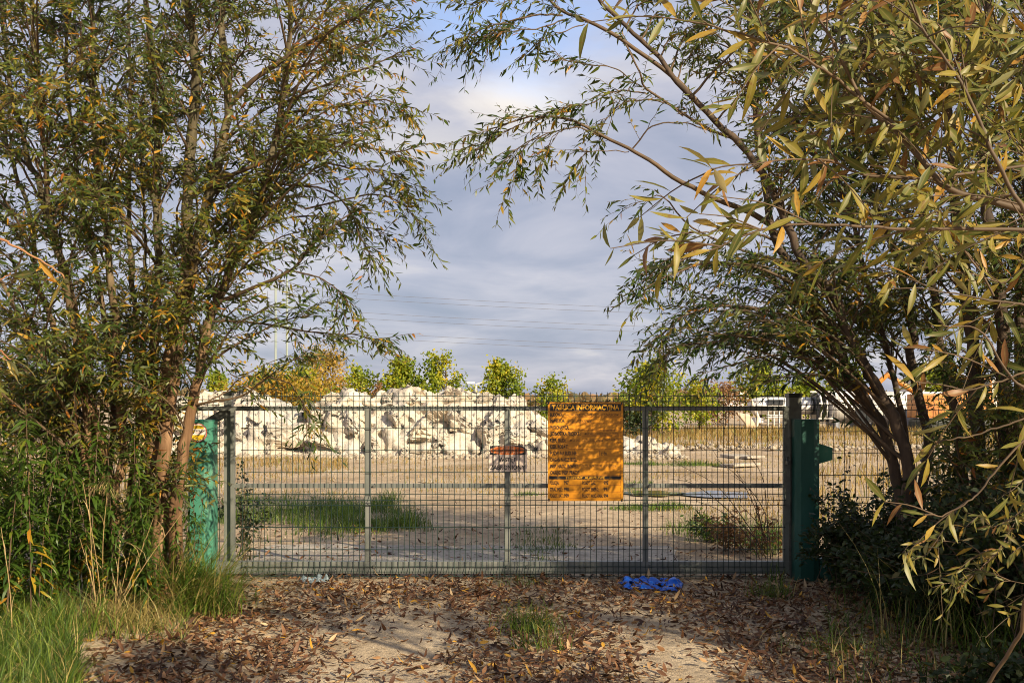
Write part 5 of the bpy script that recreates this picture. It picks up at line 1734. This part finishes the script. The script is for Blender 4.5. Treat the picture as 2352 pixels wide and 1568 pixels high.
grass_tuft(262, 1440, 620, .36, .006, .17, 'straw-coloured dry grass tuft at the foot of the pale stalks', tmax=.2, dry=.9, lean=(.5, 1.8))
grass_tuft(330, 1446, 160, .2, .006, .16, 'flattened straw grass tuft beside the leaf-covered drive', tmax=.4, dry=.8, lean=(.8, 1.8))
grass_tuft(190, 1470, 150, .42, .009, .12, 'bright green long-bladed grass tuft in the lower left', dry=.05)

ac = Acc()
P = scatter(7500, lambda r: (lambda d: V(-140 + 300 * r.random() ** 1.15 + (d < 6.3) * 20, 0, d) * [1, 1, 0] + [0, 0, .03])(r.uniform(5.0, 7.6)), r5)
m = len(P)
blades(ac, P, .22 * r5.uniform(.35, 1.4, m), .0085 * r5.uniform(.6, 1.3, m), r5.uniform(.3, 1.3, m), np.where(r5.random(m) < .12, 1, r5.random(m) * .85), None, 4, r5)
P = scatter(700, lambda r: V(r.uniform(130, 430), 0, r.uniform(6.6, 8.0)) * [1, 1, 0], r5)
m = len(P)
blades(ac, P, .16 * r5.uniform(.35, 1.4, m), .005 * r5.uniform(.6, 1.3, m), r5.uniform(.3, 1.3, m), np.where(r5.random(m) < .35, 1, r5.random(m) * .8), None, 4, r5)
P = scatter(1500, lambda r: V(r.uniform(1900, 2600), 0, r.uniform(5.5, 9.5)) * [1, 1, 0], r5)
m = len(P)
blades(ac, P, .26 * r5.uniform(.35, 1.4, m), .006 * r5.uniform(.6, 1.3, m), r5.uniform(.3, 1.3, m), np.where(r5.random(m) < .1, 1, r5.random(m) * .5), None, 4, r5)
tag(ac.build('grass', GRASS), kind='stuff')


# ------------------------------------------------------------------ leafy bushes
def bush(px, py, d, w, h, label, mat=DARKBUSH, n=1600, L=.055, name='bramble_bush', wr=.5, seed=0, shape=(1, 1.15, .75), zc=None):
    r = np.random.default_rng(int(px + py) + seed)
    p = V(px, py, d)
    root = empty(name, (p[0], d, 0), label, 'bush')
    ac = Acc(); tips = []
    nb = max(8, int(n / 45))
    Pb, Db = [], []
    for k in range(nb):
        a = r.uniform(0, 6.28); q = r.random() ** .6
        tip = np.array([p[0] + w * q * math.cos(a), d + w * .8 * q * math.sin(a), h * r.uniform(.35, 1.05) * (1 - .35 * q * q)])
        b0 = np.array([p[0] + r.normal(0, .18 * w), d + r.normal(0, .15 * w), -.02])
        S_ = smooth_path([b0, (b0 + tip) / 2 + [0, 0, .2 * h], tip], 9)
        ac.tube(S_, np.linspace(.004, .0015, 9), 4)
        c = int(n / nb)
        u = r.uniform(.2, 1, c); f = u * 8; i0 = np.minimum(f.astype(int), 7)
        Pb.append(S_[i0] + r.normal(0, .035, (c, 3))); Db.append(r.normal(0, 1, (c, 3)) * [1, 1, .6])
    ac.build('stems', TWIGM, root)
    Pb = np.vstack(Pb); Db = np.vstack(Db); c = len(Pb)
    N = np.array([.1, -.2, 1.0]) + r.normal(0, .6, (c, 3))
    LL = L * r.uniform(.6, 1.3, c)
    v, l, tt, nf, rb = leaf_geo(Pb, Db, N, LL, LL * wr, r.uniform(-.1, .5, c), shape=shape)
    ac = Acc(); ac.add(v, l, tt, np.repeat(np.clip(r.beta(1.4, 2.4, c), 0, 1), nf), rb)
    ac.build('foliage', mat, root)
    return root


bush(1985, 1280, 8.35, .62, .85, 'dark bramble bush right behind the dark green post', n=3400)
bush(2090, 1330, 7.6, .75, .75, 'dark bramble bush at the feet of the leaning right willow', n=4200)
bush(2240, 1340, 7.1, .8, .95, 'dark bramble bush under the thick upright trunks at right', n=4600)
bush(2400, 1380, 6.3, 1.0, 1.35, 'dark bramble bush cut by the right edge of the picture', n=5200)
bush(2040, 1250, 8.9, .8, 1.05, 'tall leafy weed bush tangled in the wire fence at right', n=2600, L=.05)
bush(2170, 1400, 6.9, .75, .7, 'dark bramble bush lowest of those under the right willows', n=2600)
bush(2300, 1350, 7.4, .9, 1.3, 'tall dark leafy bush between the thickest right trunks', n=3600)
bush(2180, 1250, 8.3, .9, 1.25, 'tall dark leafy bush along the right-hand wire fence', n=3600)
bush(2290, 1520, 5.4, .5, .28, 'low dark nettle-like bush in the bottom right corner', n=900)
bush(1930, 1180, 8.75, .28, 1.2, 'thin dark-leaved sapling bush climbing the fence beside the pointed bracket', n=700, L=.05)
bush(420, 1350, 7.9, .34, .34, 'low bright green leafy bush beside the arching grass at left', mat=WEED, n=900, L=.06, wr=.34)
bush(330, 1360, 7.6, .4, .45, 'tangled brownish bush between the weeds and the willow trunks', mat=BROWNBUSH, n=900, L=.045, wr=.3)
bush(566, 1150, 9.5, .3, 1.05, 'thin leafy bush behind the left end of the gate', mat=DARKBUSH, n=520, L=.045)
bush(1700, 1240, 10.6, .7, .5, 'brownish weed bush behind the right end of the gate', mat=BROWNBUSH, n=900, L=.05)
bush(1640, 1250, 11.4, .5, .4, 'green weed bush behind the right end of the gate', mat=WEED, n=700, L=.05)

# bare dry stems behind the gate
db = empty('dry_bush', tuple(V(1750, 1243, 10.3)), 'bare dry brown stems leaning left behind the right end of the gate', 'bush')
ac = Acc()
r6 = np.random.default_rng(66)
for pts in (((1752, 1260), (1700, 1180), (1640, 1110), (1550, 1063)), ((1760, 1260), (1660, 1160), (1590, 1110), (1545, 1100)), ((1765, 1260), (1740, 1180), (1700, 1100), (1640, 1050)), ((1758, 1260), (1735, 1150), (1690, 1080)),
            ((1770, 1260), (1758, 1180), (1720, 1120), (1680, 1090)), ((1745, 1262), (1690, 1200), (1650, 1170), (1600, 1150)), ((1775, 1260), (1740, 1200), (1690, 1150)), ((1750, 1260), (1760, 1160), (1745, 1080), (1690, 1010))):
    P_ = [V(x, y, 10.3 + r6.normal(0, .12)) for x, y in pts]
    S_ = smooth_path(P_, 14); S_[0, 2] = 0
    ac.tube(S_, np.linspace(.006, .0018, 14), 5)
    for _ in range(6):
        i = r6.integers(4, 13)
        e = S_[i] + r6.normal(0, .09, 3) + [-.06, 0, .06]
        ac.tube(smooth_path([S_[i], e], 4), np.linspace(.002, .001, 4), 4)
ac.build('stems', BROWNBUSH_STEM if 'BROWNBUSH_STEM' in globals() else TWIGM, db)

# ------------------------------------------------------------------ fallen leaves
r7 = np.random.default_rng(70)


def litter_density(x, y):
    nz_ = .5 + .9 * mnoise.noise(Vector((x * 1.5, y * 1.1, 2))) + .5 * mnoise.noise(Vector((x * 4, y * 4, 7)))
    dn = .85 + .4 * nz_
    if y < 8.1:
        track = max(math.exp(-((x + .78) / .55) ** 2) * .95, math.exp(-((x - .95 - (7 - y) * .1) / .34) ** 2) * .85)
        if y > 7.3: track *= (8.1 - y) / .8
        dn *= 1 - track * (.85 + .25 * (1 - nz_))
    if y > 9.1:
        dn *= .95 * max(0, nz_ + .25) * (1 if y < 12.5 else .4)
    elif y > 8.75:
        dn *= .45
    if x < -2.3 and y < 8.5: dn *= .45
    return dn


pts = []
while len(pts) < 26000:
    d = r7.uniform(5.2, 9.3) if r7.random() < .86 else r7.uniform(9.1, 15.5)
    x = V(r7.uniform(150, 2420), 0, d)[0]
    if r7.random() * 1.3 < litter_density(x, d): pts.append((x, d))
P = np.array(pts); n = len(P)
P = np.column_stack([P, .008 + r7.random(n) ** 2 * .035])
az = r7.uniform(0, 6.28, n)
Dl = np.stack([np.cos(az), np.sin(az), r7.normal(.05, .2, n)], 1)
N = np.array([0, 0, 1.0]) + r7.normal(0, .5, (n, 3))
L = r7.uniform(.028, .082, n)
v, l, tt, nf, rb = leaf_geo(P, Dl, N, L, L * r7.uniform(.2, .36, n), r7.normal(-.05, .42, n), True, (.8, 1.05, .7))
v[:, 2] = np.maximum(v[:, 2], .006 + .004 * r7.random(len(v)))
tn = np.clip(r7.beta(1.7, 2.0, n), 0, .93); tn[r7.random(n) < .035] = 1
ac = Acc(); ac.add(v, l, tt, np.repeat(tn, nf), rb)
tag(ac.build('fallen_leaves', LITTER), kind='stuff')

# ------------------------------------------------------------------ litter on the drive
BLUE = None


def plastic(name, col, rough, transm=0.0):
    m, nt, bs = new_mat(name)
    f = noise_node(nt, 30, 4, .6)
    nt.links.new(ramp_node(nt, f, [(.3, tuple(c * .75 for c in col)), (.7, col)]), bs.inputs['Base Color'])
    bs.inputs['Roughness'].default_value = rough
    bs.inputs['Transmission Weight'].default_value = transm
    bump(nt, bs, f, .3, .004)
    return m


def crumpled(name, px, py, w, dpt, h, cells, mat, seed, label, cat, holes=.15):
    d = CAM_H * FPX / (py - 921.6)
    c = V(px, py, d)
    n = 96
    xs = np.linspace(-1, 1, n)
    v = np.zeros((n, n, 3)); keep = np.zeros((n, n), bool)
    for i in range(n):
        for j in range(n):
            x, y = xs[j], xs[i]
            q = Vector((x * cells + seed, y * cells, seed))
            ds = mnoise.voronoi(q)[0]
            hh = max(0, min(1, (ds[1] - ds[0]) * 1.9)) ** .55
            rad = (abs(x) ** 2.6 + abs(y) ** 2.6) ** (1 / 2.6)
            edge = 1 + .35 * mnoise.noise(Vector((math.atan2(y, x) * 1.3, seed, 0))) - rad - .12
            lv = .55 + .7 * mnoise.noise(Vector((x * 2.1 + seed, y * 2.1, 5)))
            keep[i, j] = edge > 0 and not (mnoise.noise(Vector((x * 3, y * 3, seed + 9))) > .5 - holes and rad > .3)
            v[i, j] = (x * w / 2 + .03 * mnoise.noise(q), y * dpt / 2, .012 + h * hh * max(.25, lv) * min(1, max(0, edge) * 6 + .15))
    f = []
    for i in range(n - 1):
        for j in range(n - 1):
            if keep[i, j] and keep[i, j + 1] and keep[i + 1, j] and keep[i + 1, j + 1]:
                f.append((i * n + j, i * n + j + 1, (i + 1) * n + j + 1, (i + 1) * n + j))
    used_ = sorted({a for q in f for a in q}); mp = {a: k for k, a in enumerate(used_)}
    vv = v.reshape(-1, 3)[used_]; ff = np.array([[mp[a] for a in q] for q in f])
    o = np_mesh(name, vv, ff.ravel(), np.full(len(ff), 4), mat)
    o.location = (c[0], d, 0); o.rotation_euler.z = .12
    md = o.modifiers.new('thickness', 'SOLIDIFY'); md.thickness = .003
    tag(o, label, cat)
    return o


crumpled('blue_plastic_sheet', 1500, 1346, .60, .62, .085, 2.7, plastic('blue_plastic', (.008, .14, .74), .3), 3, 'crumpled bright blue bubbly plastic lying on leaves before the gate', 'plastic sheet')
crumpled('plastic_bag', 722, 1336, .30, .22, .06, 3.0, plastic('clear_plastic', (.40, .50, .55), .2, .45), 12, 'crumpled clear bluish plastic bag on the leaves under the gate', 'plastic bag')
crumpled('paper_scrap', 1975, 1358, .13, .1, .04, 2.0, plastic('paper', (.5, .42, .32), .8), 21, 'crumpled pale paper scrap in the shade right of the dark green post', 'paper scrap', 0)
# fallen twigs on the leaves
for k, (x0, y0, x1, y1) in enumerate(((1180, 1440, 1290, 1443), (1450, 1352, 1475, 1347), (760, 1470, 850, 1462), (1020, 1525, 1110, 1500), (1660, 1480, 1740, 1497), (1310, 1395, 1400, 1390))):
    a, b = [V(x, y, CAM_H * FPX / (y - 921.6)) for x, y in ((x0, y0), (x1, y1))]
    a[2] = b[2] = .028
    S_ = smooth_path([a, (a + b) / 2 + [0, .03, .012], b], 8)
    o = MB().tube(S_, np.linspace(.006, .003, 8), 6).build('fallen_twig', TWIGM, None, True)
    tag(o, 'thin fallen twig lying among brown leaves on the drive', 'twig', 'fallen twigs on the drive')
